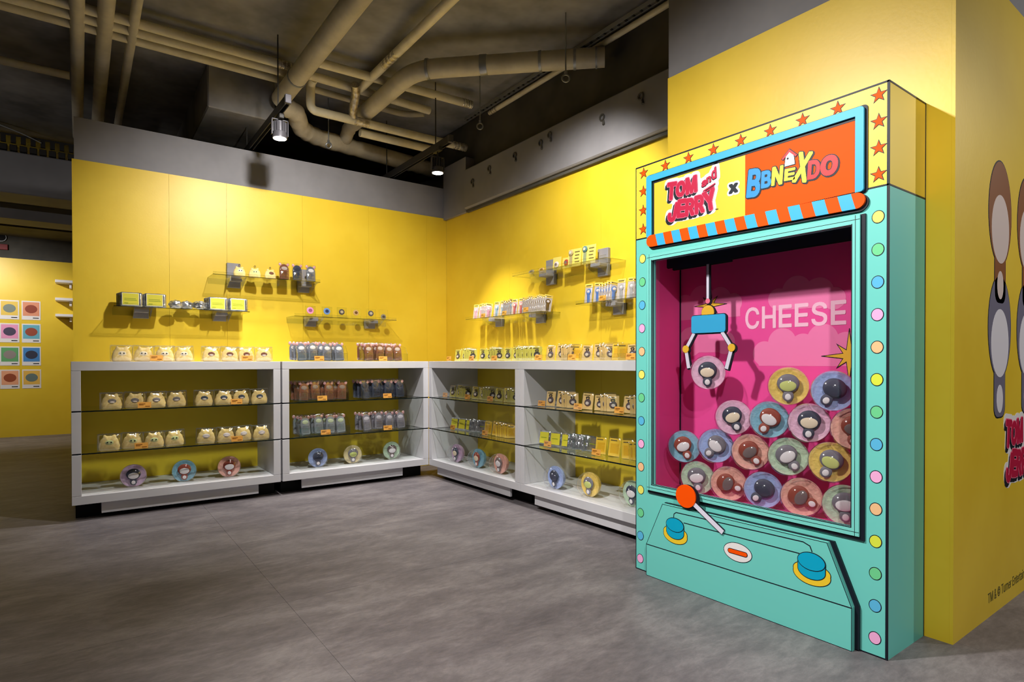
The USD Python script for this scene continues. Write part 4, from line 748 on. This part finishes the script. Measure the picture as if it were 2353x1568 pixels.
for l, c1, c2, zc, dx in OV:
    for col in (0, 1):
        xc = .13 + .40 * col + dx
        t = thing('oval_graphic', l + (', left one' if col == 0 else ', at edge'), 'sticker', (xc, WY, zc))
        q = part(t, 'outline', sticker(union_all([ell(xc, zc + .03, .158, .232), rrect(xc - .078, xc + .078, zc - .37, zc - .1, .05)]), WY - .0008, .0008), INK, world=True)
        part(t, 'oval', sticker(union_all([ell(xc, zc + .03, .152, .226), rrect(xc - .072, xc + .072, zc - .364, zc - .1, .045)]), WY - .0016, .0008), mat('oval_%d' % c1[0], c1, .5), world=True)
        part(t, 'inner_oval', sticker(union_all([ell(xc, zc - .04, .118, .150), ell(xc, zc - .285, .042, .062)]), WY - .0024, .0008), mat('oval_in_%d' % c1[0], c2, .5), world=True)
t = thing('wall_notice', 'line of small dark copyright print low on the right wall', 'sticker', (.0, WY, .07))
nt = meshkit.text_mesh('TM & © Turner Entertainment Co.', .042, .0008); v = nt.vertices; part(t, 'print', trimesh.Trimesh(np.stack([-.01 + v[:, 0] * .8, WY - v[:, 2], .062 + v[:, 1]], 1), nt.faces, process=False), mat('notice_ink', (90, 84, 40), .6), world=True)
CARDS = [[((236, 200, 90), (130, 140, 130), 'yellow'), ((226, 150, 116), (150, 70, 50), 'salmon')], [((240, 160, 200), (80, 72, 96), 'pink'), ((110, 182, 204), (160, 80, 60), 'turquoise')], [((104, 170, 112), (150, 140, 136), 'green'), ((76, 140, 206), (60, 62, 80), 'blue')], [((240, 170, 130), (160, 80, 50), 'peach'), ((236, 190, 90), (110, 128, 124), 'amber')]]
for r in range(4):
    for c in range(2):
        bg, fg, nm = CARDS[r][c]; x0 = -4.085 + .250 * c; z1 = 2.034 - .3435 * r
        t = thing('photo_card', 'white-bordered photo card with %s ground on the far yellow wall' % nm, 'photo card', (x0 + .115, 5.972, z1 - .14))
        part(t, 'border', bx(x0, x0 + .222, 5.968, 5.9718, z1 - .285, z1, .001), STICK, world=True); part(t, 'picture', bx(x0 + .014, x0 + .208, 5.9672, 5.968, z1 - .225, z1 - .018), mat('photo_' + nm, bg, .5), world=True)
        part(t, 'blob_print', sticker(ell(x0 + .111, z1 - .122, .072, .062), 5.9664, .0008), mat('photo_blob_%d_%d' % (r, c), fg, .5), world=True); part(t, 'caption', bx(x0 + .13, x0 + .2, 5.9672, 5.968, z1 - .262, z1 - .250), INK, world=True)
for k, z in enumerate((2.335, 2.065, 1.82)):
    t = thing('wall_shelf', 'short white shelf board at far left, %s of three' % ('topmost', 'middle one', 'lowest')[k], 'shelf', (-3.0, 5.85, z))
    part(t, 'board', bx(-3.43, -2.61, 5.72, 5.971, z - .02, z + .02, .003), STICK, world=True); part(t, 'bracket', bx(-3.26, -3.23, 5.80, 5.971, z - .09, z - .02, .003), STICK, world=True)

t = thing('alarm_box', 'dark round bell over a small red box at the left picture edge', 'alarm', (-4.09, 5.97, 2.84))
part(t, 'red_box', bx(-4.2, -3.985, 5.94, 5.984, 2.77, 2.85, .004), mat('alarm_red', (120, 34, 36), .5), world=True)
part(t, 'bell', rod((-4.06, 5.985, 2.95), (-4.06, 5.95, 2.95), .055, 20), BLACK, 30, world=True); part(t, 'bell_rim', torus(.058, .008, 20, 6).apply_transform(trimesh.transformations.rotation_matrix(np.pi / 2, (1, 0, 0))).apply_translation((-4.06, 5.955, 2.95)), STEEL, 30, world=True)
